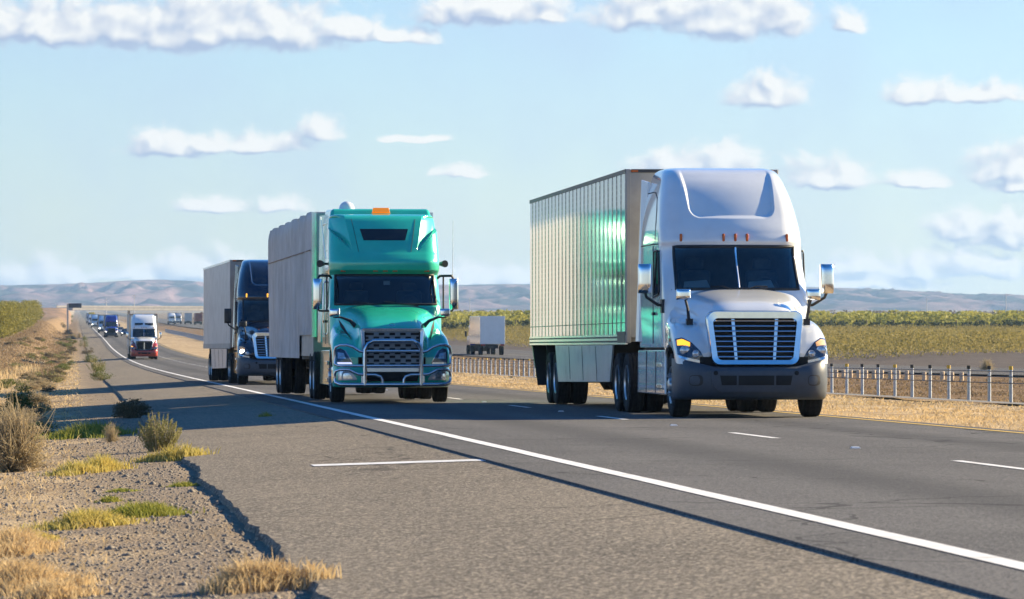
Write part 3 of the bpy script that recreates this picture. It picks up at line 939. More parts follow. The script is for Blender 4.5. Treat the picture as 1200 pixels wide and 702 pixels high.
def trailer(root, p):
    """semi-trailer as one part with its own pieces; wheels hang under the truck itself"""
    v0, L, z0, z1, hw = p.get('v0', 6.05), p.get('L', 16.1), p.get('z0', 1.15), p.get('z1', 4.11), p.get('hw', 1.295)
    yaw = p.get('tyaw', 0.0)
    kind = p['kind']
    pv = 1.0
    T = obj('trailer', MB().box(-hw + .03, hw - .03, -pv + .05, L - pv - .05, z0 + .05, z1 - .04), M[p.get('core', 'trailer_grey')], root, smooth_angle=0)
    T.location = (0, v0 + pv, 0)
    T.rotation_euler = (0, 0, yaw)
    a, b = -pv, L - pv
    def put(v):                                                      # trailer station -> truck frame
        d = v - v0 - pv
        return -math.sin(yaw) * d, v0 + pv + math.cos(yaw) * d
    if kind == 'tarp':
        bowp = 2.55
        for s in (-1, 1):
            ny, nz = 150, 26
            pts = []
            for i in range(nz):
                f = i / (nz - 1)
                for j in range(ny):
                    y = a + (b - a) * j / (ny - 1)
                    zb = z0 if y > a + 4.0 else z0 + .50
                    w = abs(math.sin(math.pi * (y - a) / bowp))
                    bul = .05 * (w ** .8) * (0.4 + .6 * f) + .03 * mnoise.noise((y * .9, f * 1.5, s * 9)) + .012 * mnoise.noise((y * 3.1, f * 2, s * 5))
                    zt = z1 - .03 * (1 - w) ** 1.5 * (1 if f > .9 else 0)
                    pts.append((s * (hw + bul - (.05 * max(0, f - .94) / .06)), y, zb + (zt - zb) * f))
            obj('curtain', MB().add(pts, grid_faces(nz, ny)), M['tarp'], T, smooth_angle=60)
        ny = 150
        rf = []
        for k, x in enumerate((-hw + .02, -hw * .5, 0, hw * .5, hw - .02)):
            for j in range(ny):
                y = a + (b - a) * j / (ny - 1)
                w = abs(math.sin(math.pi * (y - a) / bowp))
                rf.append((x, y, z1 - .015 - .03 * (1 - w) ** 1.5))
        obj('roof_tarp', MB().add(rf, grid_faces(5, ny)), M['tarp'], T, smooth_angle=60)
        fr = MB().box(-hw, hw, a - .03, a + .05, z0 + .45, z1 - .02)
        obj('front_wall', fr, M['tarp'], T, bevel=.04)
        for s in (-1, 1):
            obj('corner_post', MB().box(*sorted((s * (hw - .09), s * (hw + .012))), a - .05, a - .031, z0 + .45, z1 - .03), M['steel'], T)
        obj('side_seam', MB().tube([(-hw - .045, a + .1, 3.15), (-hw - .045, b - .1, 3.15)], .012, 5), M['rail'], T)
        obj('step_frame', MB().box(-hw + .05, hw - .05, a + 3.86, a + 3.98, z0 - .02, z0 + .5).box(-hw + .08, hw - .08, a + .05, a + 3.9, z0 + .38, z0 + .49), M['trailer_grey'], T)
        for s in (-1, 1):
            obj('marker_lamp', MB().box(s * (hw - .2) - .035, s * (hw - .2) + .035, a - .07, a - .031, z0 + .56, z0 + .63), M['red_lens'], T, bevel=.01)
        T.scale = (1, 1, 1)
    else:
        side = {'ribbed': 'skin', 'plain': 'trailer_white'}[kind]
        for s in (-1, 1):
            x0, x1 = sorted((s * (hw - .02), s * hw))
            obj('side_panel', MB().box(x0, x1, a + .06, b - .05, z0 + .17, z1 - .07), M[p.get('side', side)], T, smooth_angle=0)
            x0, x1 = sorted((s * (hw - .03), s * (hw + .012)))
            br = obj('bottom_rail', MB().box(x0, x1, a + .02, b - .02, z0, z0 + .168), M['steel' if kind == 'ribbed' else 'trailer_grey'], T)
            rv = MB()
            if kind == 'ribbed':
                for k in range(int((b - a) / .1)):
                    for z in (z0 + .05, z0 + .12):
                        x2, x3 = sorted((s * (hw + .010), s * (hw + .016)))
                        rv.box(x2, x3, a + .05 + .1 * k, a + .085 + .1 * k, z - .014, z + .014)
                obj('rivet_row', rv, M['rail'], T, smooth_angle=0)['kind'] = 'stuff'
                obj('scuff_seam', MB().box(*sorted((s * hw, s * (hw + .006))), a + .1, b - .1, z0 + .36, z0 + .375), M['rail'], T)
                obj('front_foot', MB().box(*sorted((s * hw, s * (hw + .02))), a + .02, a + 1.1, z0 + .03, z0 + .22), M['rail'], T, bevel=.006)
            obj('top_rail', MB().box(x0, x1, a + .02, b - .02, z1 - .068, z1), M['rail' if kind == 'ribbed' else 'steel'], T)
        obj('front_wall', MB().box(-hw + .06, hw - .06, a - .03, a + .06, z0 + .12, z1 - .05), M[p.get('front', 'trailer_grey')], T, smooth_angle=0)
        for s in (-1, 1):
            obj('corner_post', MB().box(*sorted((s * (hw - .085), s * (hw + .004))), a - .035, a + .058, z0 + .02, z1), M[p.get('front', 'trailer_grey')], T, bevel=.02)
        obj('front_cap', MB().box(-hw + .09, hw - .09, a - .045, a + .05, z1 - .06, z1 - .002), M['rail'], T)
        obj('roof', MB().box(-hw + .031, hw - .031, a + .06, b - .06, z1 - .035, z1 - .012), M['trailer_white'], T)
        for x in (-hw + .14, 0, hw - .14):
            obj('clearance_lamp', MB().box(x - .06, x + .06, a - .062, a - .036, z1 - .05, z1 - .015), M['amber'], T, bevel=.008)
        for s in (-1, 1):
            obj('rear_door', MB().box(*sorted((s * .012, s * (hw - .07))), b - .05, b - .0, z0 + .12, z1 - .12), M['trailer_white'], T, bevel=.01)
            rod = MB()
            for x in (.35, .9):
                rod.tube([(s * x, b + .03, z0 + .1), (s * x, b + .03, z1 - .1)], .018, 6)
            obj('lock_rod', rod, M['steel'], T)
        if p.get('skirt', True):
            for s in (-1, 1):
                sk = obj('side_skirt', MB().hexa([(s * (hw - .06), a + 2.6, .50), (s * (hw - .03), a + 2.6, .50), (s * (hw - .03), a + p.get('skirt_end', 11.0), .44), (s * (hw - .06), a + p.get('skirt_end', 11.0), .44),
                                                  (s * (hw - .03), a + 1.9, z0 - .01), (s * hw, a + 1.9, z0 - .01), (s * hw, a + p.get('skirt_end', 11.0) + .25, z0 - .01), (s * (hw - .03), a + p.get('skirt_end', 11.0) + .25, z0 - .01)]), M['skirt'], T)
                sd = MB()
                for k in range(1, 4):
                    y = a + 2.3 + (p.get('skirt_end', 11.0) - 2.3) * k / 4
                    sd.hexa([(s * (hw - .032), y, .5), (s * (hw - .022), y, .5), (s * (hw - .022), y + .02, .5), (s * (hw - .032), y + .02, .5), (s * (hw - .002), y, z0 - .03), (s * (hw + .006), y, z0 - .03), (s * (hw + .006), y + .02, z0 - .03), (s * (hw - .002), y + .02, z0 - .03)])
                obj('skirt_joint', sd, M['rail'], T)
    ax = p['axles']
    fl = MB()
    y1 = ax[-1] - v0 - pv
    for s in (-1, 1):
        fl.hexa([(s * .55, y1 + .62, .2), (s * 1.22, y1 + .62, .2), (s * 1.22, y1 + .64, .2), (s * .55, y1 + .64, .2), (s * .55, y1 + .75, z0), (s * 1.22, y1 + .75, z0), (s * 1.22, y1 + .78, z0), (s * .55, y1 + .78, z0)])
    obj('mud_flap', fl, M['plastic'], T)
    und = MB().box(-.5, -.4, a + .3, b - .1, z0 - .25, z0 + .05).box(.4, .5, a + .3, b - .1, z0 - .25, z0 + .05).box(-1.0, 1.0, b - .12, b - .02, .48, .58)
    for s in (-1, 1):
        und.box(s * .5 - .05, s * .5 + .05, b - .12, b - .02, .58, z0 + .05)
        und.box(s * .62 - .07, s * .62 + .07, a + 3.1, a + 3.25, .45, z0)
        und.box(s * .62 - .12, s * .62 + .12, a + 3.05, a + 3.3, .38, .45)
        und.box(s * .55 - .1, s * .55 + .1, y1 - 2.0, y1 + .6, .72, z0 - .2)
    obj('underframe', und, M['chassis'], T)
    if p.get('rear_flap'):
        for s in (-1, 1):
            obj('rear_flap', MB().hexa([(s * .8, b - 1.3, .34), (s * 1.27, b - 1.3, .34), (s * 1.27, b - 1.28, .34), (s * .8, b - 1.28, .34), (s * .8, b - .25, z0), (s * 1.27, b - .25, z0), (s * 1.27, b - .1, z0), (s * .8, b - .1, z0)]), M['plastic'], T)
    for s in (-1, 1):
        obj('tail_lamp', MB().box(s * 1.05 - .1, s * 1.05 + .1, b - .015, b + .012, z0 + .0, z0 + .09), M['red_lens'], T)
    for v in ax:
        x, y = put(v)
        add_axle(root, y, False, yaw, x)
    return T

def aero_truck(name, label, loc, p, group=None, yaw=0.0, pitch=0.0, detail=1.0):
    root = empty(name, loc, (pitch, 0, yaw))
    tag(root, label, 'semi truck', group)
    aero_cab(root, p, detail)
    chassis(root, 1.2, p.get('drives', (6.3, 7.6)))
    trailer(root, p)
    return root

# ------------------------------------------------------------------ the green truck: boxier nose, guard bars, finned roof
def guard_truck(name, label, loc, p, yaw=0.0, pitch=0.0):
    root = empty(name, (loc[0], loc[1], loc[2] + .015), (pitch, 0, yaw))
    root.scale = (1, 1, 1.017)
    tag(root, label, 'semi truck')
    paint = p['paint']
    table = [(1.10, 1.15, 1.80, .26, .2, .08), (1.90, 1.15, 1.84, .28, .22, .16), (1.96, 1.145, 1.88, .28, .22, .18), (2.56, 1.12, 2.30, .28, .24, .18), (2.60, 1.13, 2.26, .28, .24, .18), (2.66, 1.14, 2.14, .30, .26, .18),
             (2.80, 1.145, 2.12, .30, .28, .18), (2.97, 1.14, 2.22, .30, .28, .17), (3.02, 1.14, 2.27, .30, .28, .16), (3.3, 1.13, 2.46, .28, .28, .13), (3.6, 1.11, 2.70, .26, .26, .10), (3.74, 1.09, 2.86, .24, .26, .08), (3.79, 1.05, 3.0, .22, .3, .06), (3.82, .98, 3.25, .2, .3, .05)]
    zs = np.r_[np.linspace(1.1, 1.9, 5), 1.96, np.linspace(2.04, 2.48, 5), 2.56, np.linspace(2.6, 3.74, 56), np.linspace(3.755, 3.82, 7)]
    r0, r1 = 5, 11
    crf = lambda z: .80 - (3.74 - max(z, 3.03)) * .20
    def disp(x, z):
        if z < 3.03 or z > 3.80: return 0.0
        ax = abs(x)
        # crease runs inwards and down from the top corner; outside it the face falls back into a scoop
        cx = crf(z)
        d = ax - cx
        if d <= 0: return 0.0
        lo = 3.03 + .45 * max(0, (ax - .66)) / .45
        amt = min(1, max(0, (z - lo) / .05))
        return min(.34, d * 1.25) * amt * min(1, max(0, (3.80 - z) / .06))
    sh = Shell(table, zs, 5.2, nF=96, nC=12, disp=disp, marks=crf)
    c = sh.cols(r0, 1.06)
    body = sh.mesh((r0, r1), c)
    bv = bvh_of(body)
    obj('cab', body, M[paint], root, smooth_angle=30)
    ws = obj('windshield', sh.sub((r0, r1), c), M['screen'], root, smooth_angle=60)
    obj('windshield_seal', MB().tube([q + np.array((0, -.004, 0)) for q in sh.rim((r0, r1), c)], .028, 8, closed=True), M['plastic'], ws)
    obj('sun_visor_band', MB().add([tuple(np.array(q) + (0, .02, 0)) for i in (r1 - 1, r1) for q in sh.G[i, c[0]:c[1] + 1]], grid_faces(2, c[1] - c[0] + 1)), M['plastic'], ws)
    mid = sh.nc // 2
    for s in (-26, 8):
        a, b_ = sh.G[r0, mid + s + 24], sh.G[r0 + 1, mid + s - 10]
        obj('wiper', MB().tube([a + np.array((0, -.06, -.03)), (a + b_) / 2 + np.array((0, -.06, -.02)), b_ + np.array((0, -.05, -.02))], .012, 5), M['plastic'], ws)
    obj('rear_sleeper_roof', MB().hexa([(-1.10, 3.4, 3.6), (1.10, 3.4, 3.6), (1.14, 5.2, 3.6), (-1.14, 5.2, 3.6), (-1.02, 3.75, 3.94), (1.02, 3.75, 3.94), (1.06, 5.2, 3.97), (-1.06, 5.2, 3.97)]), M[paint], root, bevel=.07, segs=4)
    obj('dashboard', MB().box(-1.06, 1.06, 2.1, 2.5, 1.45, 1.92), M['cabin'], root, bevel=.06)
    obj('cab_lining', MB().box(-1.08, 1.08, 3.4, 3.45, 1.2, 2.56).box(-1.06, 1.06, 2.7, 3.4, 2.53, 2.55).box(-1.08, -1.06, 2.8, 3.4, 1.2, 2.53).box(1.06, 1.08, 2.8, 3.4, 1.2, 2.53), M['dark'], root, smooth_angle=0)
    for s in (-1, 1):
        obj('seat', MB().box(s * .55 - .26, s * .55 + .26, 2.9, 3.06, 1.5, 2.25).box(s * .55 - .14, s * .55 + .14, 2.92, 3.02, 2.26, 2.42), M['cabin'], root, bevel=.05)
    obj('steering_wheel', MB().tube([(.55 + .2 * math.cos(a), 2.52 + .07 * math.sin(a), 1.98 + .18 * math.sin(a)) for a in np.linspace(0, 2 * math.pi, 25)[:-1]], .016, 6, closed=True), M['cabin'], root)
    obj('toll_tag', MB().box(-.02, .11, 2.42, 2.43, 2.36, 2.44), M['paper'], root)
    # roof window and seams of the roof cap
    rw = obj('roof_window', patch(bv, [(-.50, 3.50), (.50, 3.50)], [(-.43, 3.265), (.43, 3.265)], 24, 6, .008, .02), M['glassdark'], root)
    for s in (-1, 1):
        pts = []
        for f in np.linspace(0, 1, 10):
            x, z = s * (.66 - .12 * f), 3.7 - .67 * f
            h = bv.ray_cast(Vector((x, -4, z)), Vector((0, 1, 0)))
            pts.append((x, h[0].y - .001, z))
        seam(root, pts, r=.005)
    for x in (-.86, -.2, 0, .2, .86):
        h = bv.ray_cast(Vector((x, -4, 2.635)), Vector((0, 1, 0)))
        obj('marker_light', MB().box(x - .05, x + .05, h[0].y - .02, h[0].y + .02, 2.625, 2.655), M['amber'], root, bevel=.008)
    obj('beacon', MB().box(-.19, .19, 3.45, 3.62, 3.84, 3.86).hexa([(-.18, 3.44, 3.86), (.18, 3.44, 3.86), (.18, 3.63, 3.86), (-.18, 3.63, 3.86), (-.165, 3.46, 3.955), (.165, 3.46, 3.955), (.165, 3.61, 3.955), (-.165, 3.61, 3.955)]), M['beacon'], root, bevel=.012)
    dm = MB().rings([[(-.67 + .17 * math.cos(e) * math.cos(a), 4.2 + .17 * math.cos(e) * math.sin(a), 3.94 + .17 * math.sin(e)) for a in np.linspace(0, 2 * math.pi, 21)[:-1]] for e in np.linspace(0, 1.5, 8)], cap1=True)
    obj('satellite_dome', dm, M['white'], root)
    for s in (-1, 1):
        obj('roof_horn', MB().tube([(s * 1.30, 3.0, 2.80), (s * 1.22, 3.2, 2.80)], [.075, .04], 10).tube([(s * 1.22, 3.2, 2.8), (s * 1.1, 3.3, 2.8)], .025, 6), M['plastic'], root)
        d = obj('door', patch(bv, [(2.72, 2.56), (3.38, 2.56)], [(2.26, 1.15), (3.38, 1.15)], 10, 8, .007, .012, 'x', s, 1.15 * s), M[paint], root)
        obj('side_window', patch(bv, [(2.78, 2.5), (3.22, 2.5)], [(2.6, 1.92), (3.22, 1.86)], 8, 6, .012, .014, 'x', s, 1.15 * s), M['glassdark'], d)
        obj('door_handle', MB().box(*sorted((s * 1.16, s * 1.19)), 3.1, 3.3, 1.6, 1.65), M['plastic'], d)
        seam(root, [(1.158 * s, 3.39, 1.16), (1.14 * s, 3.39, 2.6), (1.148 * s, 5.15, 2.62)], r=.007)
        obj('grab_rail', MB().tube([(1.155 * s, 3.5, 1.35), (1.20 * s, 3.5, 1.40), (1.19 * s, 3.5, 2.4), (1.14 * s, 3.5, 2.45)], .018, 6), M['chrome'], d)
        obj('side_extender', MB().hexa([(1.1 * s, 5.15, 1.2), (1.17 * s, 5.15, 1.2), (1.2 * s, 5.75, 1.2), (1.18 * s, 5.75, 1.2), (1.04 * s, 5.15, 3.85), (1.08 * s, 5.15, 3.85), (1.16 * s, 5.75, 3.85), (1.14 * s, 5.75, 3.85)]), M[paint], root)
        f = obj('chassis_fairing', MB().hexa([(1.1 * s, 1.9, .32), (1.18 * s, 1.9, .32), (1.18 * s, 5.3, .32), (1.1 * s, 5.3, .32), (1.1 * s, 1.95, 1.05), (1.16 * s, 1.95, 1.05), (1.16 * s, 5.3, 1.05), (1.1 * s, 5.3, 1.05)]), M[paint], root, bevel=.03)
        for z in (.40, .74):
            obj('step', MB().box(*sorted((1.17 * s, 1.21 * s)), 2.1, 2.9, z, z + .08), M['chrome'], f, bevel=.01)
    # bonnet
    st = [(.24, [(0, 1.36), (.42, 1.35), (.58, 1.30), (.62, 1.06), (.68, .90), (.80, .90), (.92, .90), (1.02, .86), (1.08, .80), (1.10, .70)]),
          (.28, [(0, 1.47), (.44, 1.46), (.61, 1.39), (.66, 1.14), (.72, .98), (.84, .99), (.97, .99), (1.08, .94), (1.14, .84), (1.15, .70)]),
          (.40, [(0, 1.55), (.44, 1.54), (.62, 1.46), (.68, 1.24), (.74, 1.11), (.86, 1.14), (1.0, 1.15), (1.12, 1.08), (1.18, .94), (1.19, .74)]),
          (.70, [(0, 1.68), (.44, 1.66), (.62, 1.58), (.70, 1.42), (.77, 1.29), (.90, 1.33), (1.05, 1.34), (1.15, 1.25), (1.19, 1.12), (1.19, .98)]),
          (1.2, [(0, 1.83), (.46, 1.81), (.68, 1.73), (.79, 1.58), (.86, 1.42), (.96, 1.41), (1.08, 1.40), (1.16, 1.31), (1.19, 1.20), (1.19, 1.10)]),
          (1.66, [(0, 1.93), (.48, 1.91), (.76, 1.84), (.90, 1.70), (.96, 1.56), (1.02, 1.50), (1.09, 1.46), (1.15, 1.36), (1.17, 1.22), (1.17, 1.08)]),
          (2.0, [(0, 1.975), (.5, 1.96), (.84, 1.90), (1.0, 1.78), (1.05, 1.64), (1.08, 1.56), (1.11, 1.49), (1.14, 1.38), (1.155, 1.22), (1.155, .95)])]
    hb = hood_parts(root, st, paint, paint, 4, lower=.62)
    def ring(hw0, hw1, z0, z1, r, v):
        return [(x, v + .10 * (z - .65), z) for x, z in rrect(hw0, hw1, z0, z1, r)]
    g = obj('grille', MB().rings([ring(.60, .635, .62, 1.475, .06, .16), ring(.60, .635, .62, 1.475, .06, .03), ring(.59, .625, .63, 1.465, .05, .01), ring(.535, .565, .66, 1.41, .03, .02), ring(.53, .56, .665, 1.405, .03, .09)]), M['steel'], root, smooth_angle=40)
    obj('grille_backing', MB().add([(x, .10 + .10 * (z - .65), z) for x, z in rrect(.55, .58, .64, 1.43, .03)], [tuple(range(28))]), M['dark'], g, smooth_angle=0)
    # perforated mesh: rows of short bright bars round dark slots
    ms = MB()
    z = .72
    row = 0
    while z < 1.40:
        v = .045 + .10 * (z - .65)
        ms.box(-.535, .535, v, v + .02, z - .014, z + .014)
        n = 5
        for k in range(n):
            x = -.535 + 1.07 * (k + (.5 if row % 2 else 0)) / n
            if abs(x) < .52:
                ms.hexa([(x - .05, v, z), (x + .05, v, z), (x + .05, v + .02, z), (x - .05, v + .02, z), (x - .05, v + .0075, z + .075), (x + .05, v + .0075, z + .075), (x + .05, v + .0275, z + .075), (x - .05, v + .0275, z + .075)])
        z += .075; row += 1
    obj('grille_mesh', ms, M['grille_grey'], g)
    obj('grille_bar', MB().box(-.54, .54, .0, .05, .60, .70), M['steel'], g, bevel=.015)
    obj('bonnet_badge', MB().tube([(.05 * math.cos(a), .215 - .02 + .0, 1.545 + .02 * math.sin(a)) for a in np.linspace(0, 2 * math.pi, 15)[:-1]], .006, 5, closed=True), M['chrome'], root)
    # bumper
    plan = [(0, .03), (.5, .04), (.85, .07), (1.02, .14), (1.12, .26), (1.18, .45), (1.19, .8)]
    bm = bumper_grid([(.30, .28), (.31, .12), (.36, .04), (.45, .0), (.56, .0), (.64, .01), (.70, .04), (.72, .14)], plan)
    bb = bvh_of(bm)
    bp = obj('bumper', bm, M[paint], root, smooth_angle=50)
    obj('bumper_valance', patch(bb, [(-1.1, .40), (1.1, .40)], [(-1.0, .305), (1.0, .305)], 40, 4, .02, .06), M['trailer_grey'], bp)
    obj('air_intake', patch(bb, [(-.56, .69), (.56, .69)], [(-.5, .42), (.5, .42)], 20, 6, .012, .03), M['dark'], bp)
    for s in (-1, 1):
        S_ = lambda L: [(s * x, z) for x, z in L]
        obj('bonnet_vent', patch(hb, S_([(.985, 1.66), (.90, 1.52), (.80, 1.28)]), S_([(.955, 1.50), (.87, 1.36), (.79, 1.24)]), 14, 5, .012, .02), M['dark'], root)
        hl = obj('headlight', patch(hb, S_([(1.12, 1.05), (1.03, 1.08), (.93, 1.02), (.80, .80)]), S_([(1.12, .76), (1.03, .755), (.93, .75), (.79, .745)]), 16, 8, .016, .05), M['lamp_inner'], root)
        obj('headlight_lens', patch(hb, S_([(1.09, 1.0), (.97, .98)]), S_([(1.09, .87), (.93, .87)]), 10, 6, .024, .03), M['lens'], hl)
        obj('daytime_lamp', patch(hb, S_([(1.10, .80), (.82, .80)]), S_([(1.10, .762), (.80, .762)]), 12, 3, .028, .03), M['drl'] if s < 0 else M['lens'], hl)
        obj('daytime_lamp', patch(hb, S_([(.96, 1.04), (.81, .80)]), S_([(.93, 1.03), (.795, .80)]), 8, 3, .028, .03), M['lens'], hl)
        tr = obj('fog_lamp_trim', patch(bb, S_([(1.09, .665), (.93, .665), (.80, .58), (.72, .48)]), S_([(1.09, .445), (.72, .445)]), 16, 6, .014, .03), M['silver'], bp)
        obj('fog_lamp', patch(bb, S_([(1.06, .635), (.94, .635), (.84, .54)]), S_([(1.06, .475), (.80, .475)]), 12, 5, .022, .03), M['lens'], tr)
        mirror_head(root, s * 1.40, 2.05, 2.17, .19, .62, .16, 'mirror', s * .1)
        obj('mirror_arm', MB().tube([(s * 1.10, 2.45, 2.50), (s * 1.14, 2.30, 2.54), (s * 1.36, 2.06, 2.54), (s * 1.40, 2.05, 2.46)], .026, 7).tube([(s * 1.40, 2.05, 1.88), (s * 1.36, 2.06, 1.83), (s * 1.16, 2.2, 1.83)], .02, 7).tube([(s * 1.20, 2.22, 1.83), (s * 1.20, 2.22, 2.53)], .018, 6), M['plastic'], root)
        mirror_head(root, s * 1.115, .85, 1.785, .22, .16, .14, 'hood_mirror', s * .1)
        obj('hood_mirror_arm', MB().tube([(s * 1.15, .86, 1.70), (s * .98, .86, 1.69), (s * .80, .86, 1.62), (s * .70, .88, 1.52)], [.018, .022, .035, .05], 7), M['plastic'], root)
    obj('antenna', MB().tube([(1.38, 2.1, 2.5), (1.39, 2.1, 3.66)], [.012, .006], 5), M['steel'], root)
    obj('antenna', MB().tube([(-1.17, 3.1, 2.9), (-1.27, 3.2, 3.75)], [.012, .006], 5), M['steel'], root)
    # guard bars
    y = -.12
    def bar(pts, r=.034):
        return MB().tube(pts, r, 10)
    gb = obj('guard_bars', bar([(-.565, y, .34), (-.565, y, 1.05), (-.50, y - .02, 1.16), (-.40, y - .02, 1.225), (.40, y - .02, 1.225), (.50, y - .02, 1.16), (.565, y, 1.05), (.565, y, .34)], .042), M['steel'], root)
    obj('guard_bar', bar([(-1.16, y + .14, .77), (-1.1, y + .06, .735), (-.9, y, .73), (.9, y, .73), (1.1, y + .06, .735), (1.16, y + .14, .77)], .03), M['steel'], gb)
    obj('guard_bar', bar([(-.56, y, 1.02), (.56, y, 1.02)], .03), M['steel'], gb)
    obj('guard_bar', bar([(-1.14, y + .12, .40), (-1.06, y + .05, .365), (-.9, y, .36), (.9, y, .36), (1.06, y + .05, .365), (1.14, y + .12, .40)], .038), M['steel'], gb)
    for s in (-1, 1):
        obj('guard_loop', bar([(s * .57, y, 1.00), (s * .68, y, 1.02), (s * .80, y, 1.10), (s * .92, y, 1.14), (s * 1.06, y + .05, 1.14), (s * 1.14, y + .12, 1.10), (s * 1.165, y + .15, 1.02), (s * 1.165, y + .15, .80), (s * 1.14, y + .12, .745)], .03), M['steel'], gb)
        obj('guard_loop', bar([(s * .57, y, .56), (s * .70, y, .565), (s * .80, y, .61), (s * .88, y, .655), (s * 1.06, y + .05, .655), (s * 1.14, y + .12, .63), (s * 1.165, y + .15, .56), (s * 1.165, y + .15, .45), (s * 1.14, y + .12, .39)], .03), M['steel'], gb)
        obj('guard_hook', bar([(s * .57, y, .555), (s * .36, y, .555), (s * .25, y, .52), (s * .215, y, .46), (s * .21, y, .37)], .028), M['steel'], gb)
        obj('guard_plate', MB().box(s * .60 - .035, s * .60 + .035, y + .02, y + .3, .36, .56), M['steel'], gb, bevel=.006)
    chassis(root, 1.25, p.get('drives', (6.2, 7.5)))
    trailer(root, p)
    return root
# ------------------------------------------------------------------ the lie of the land
PY = [-200, 0, 380, 449, 577, 713, 836, 1032, 1400, 1800, 2400, 4000, 8000, 20000]
PZ = [-1.06 + .00438 * 200, -1.06, -2.72, -2.79, -2.60, -2.0, -1.5, -.8, .5, 2.2, 4.9, 12.5, 32, 60]
def prof(Y):
    return spline(PY, PZ, Y)
def prof1(Y):
    return float(prof(Y))
GRADE = -.00438
def croad(X):
    X = np.asarray(X, float)
    lane = .003 * (np.minimum(X, 8.3) - 8.3)
    sh = .003 * (3.98 - 8.3) - .018 - .058 * (3.98 - X)
    return np.where(X >= 3.98, lane, sh)
EDGE0 = float(croad(1.25))                                           # outer edge of the hard shoulder
def cnat(X, Y):
    X = np.asarray(X, float); Y = np.asarray(Y, float)
    L = spline([-200, 150, 300, 450, 576, 790, 1098, 2000, 30000], [-.62, -.62, -.35, .5, 1.0, 1.0, 2.5, 2.5, 2.5], Y)
    Rr = spline([-200, 120, 330, 30000], [.3, .3, .65, .65], Y)
    gravel = EDGE0 - .045 - .055 * (1.25 - X)
    left = np.where(X > -2.6, gravel, 0)
    gl = EDGE0 - .045 - .055 * 3.98
    t = np.clip((-2.6 - X) / 5.2, 0, 1); t = t * t * (3 - 2 * t)
    left = np.where(X > -2.6, gravel, gl + (L - gl) * t)
    under = np.full_like(X, -.40)
    rx = np.interp(X, [12.25, 12.6, 16, 20.5, 28, 36, 39, 54, 58], [-.03, -.06, -.10, -.13, -.26, -.10, -.02, -.02, .10])
    t2 = np.clip((X - 58) / 12, 0, 1)
    rx = rx * (1 - t2) + Rr * t2
    return np.where(X < 1.25, left, np.where(X < 12.2, under, rx))
def bumps(X, Y):
    X = np.asarray(X, float); Y = np.asarray(Y, float)
    a = .035 * np.sin(X * 1.3 + .4 * Y) * np.sin(Y * .37 + X * .7) + .03 * np.sin(X * .61 - Y * .23 + 1.3) * np.cos(Y * .15)
    m = np.clip((np.abs(X - 6.7) - 6.2) / 3, 0, 1) * (1 - np.clip((14 - abs(X - 46)) / 6, 0, 1))
    return a * m
def ground(X, Y):
    return prof(Y) + cnat(X, Y) + bumps(X, Y)
def road(X, Y):
    return prof(Y) + croad(X)
def surf(X, Y):
    return float(road(X, Y)) if 1.25 <= X <= 12.25 else float(ground(X, Y))

Fw = Vector((math.sin(YAW) * math.cos(PITCH), math.cos(YAW) * math.cos(PITCH), math.sin(PITCH)))
Rt = Vector((math.cos(YAW), -math.sin(YAW), 0))
Up = Rt.cross(Fw)
def ray(px, py):
    return (Fw + Rt * ((px - CX) / FPX) - Up * ((py - CY) / FPX)).normalized()
def at(px, py):
    """where the sight line of a photograph pixel meets the land"""
    d = ray(px, py)
    Y = 14.0
    prev = None
    while Y < 9000:
        k = Y / d.y
        g = surf(d.x * k, Y)
        h = d.z * k - g
        if h <= 0:
            if prev:
                Y0, h0 = prev
                Y = Y0 + (Y - Y0) * h0 / (h0 - h)
            k = Y / d.y
            return Vector((d.x * k, Y, surf(d.x * k, Y)))
        prev = (Y, h)
        Y *= 1.01
    return Vector((d.x / d.y * 9000, 9000, 0))
def atY(px, Y):
    d = ray(px, 385)
    X = d.x / d.y * Y
    return Vector((X, Y, surf(X, Y)))
def project(P):
    P = Vector(P)
    q = P.dot(Fw)
    return (CX + FPX * P.dot(Rt) / q, CY - FPX * P.dot(Up) / q)

def sheet(name, Xs, Ys, zf, material, parent=None, kind='structure'):
    Xg, Yg = np.meshgrid(Xs, Ys)
    Z = zf(Xg, Yg)
    mb = MB().add(np.stack([Xg, Yg, Z], -1).reshape(-1, 3), grid_faces(len(Ys), len(Xs)))
    o = obj(name, mb, material, parent, smooth_angle=60)
    if kind and not parent: o['kind'] = kind
    return o

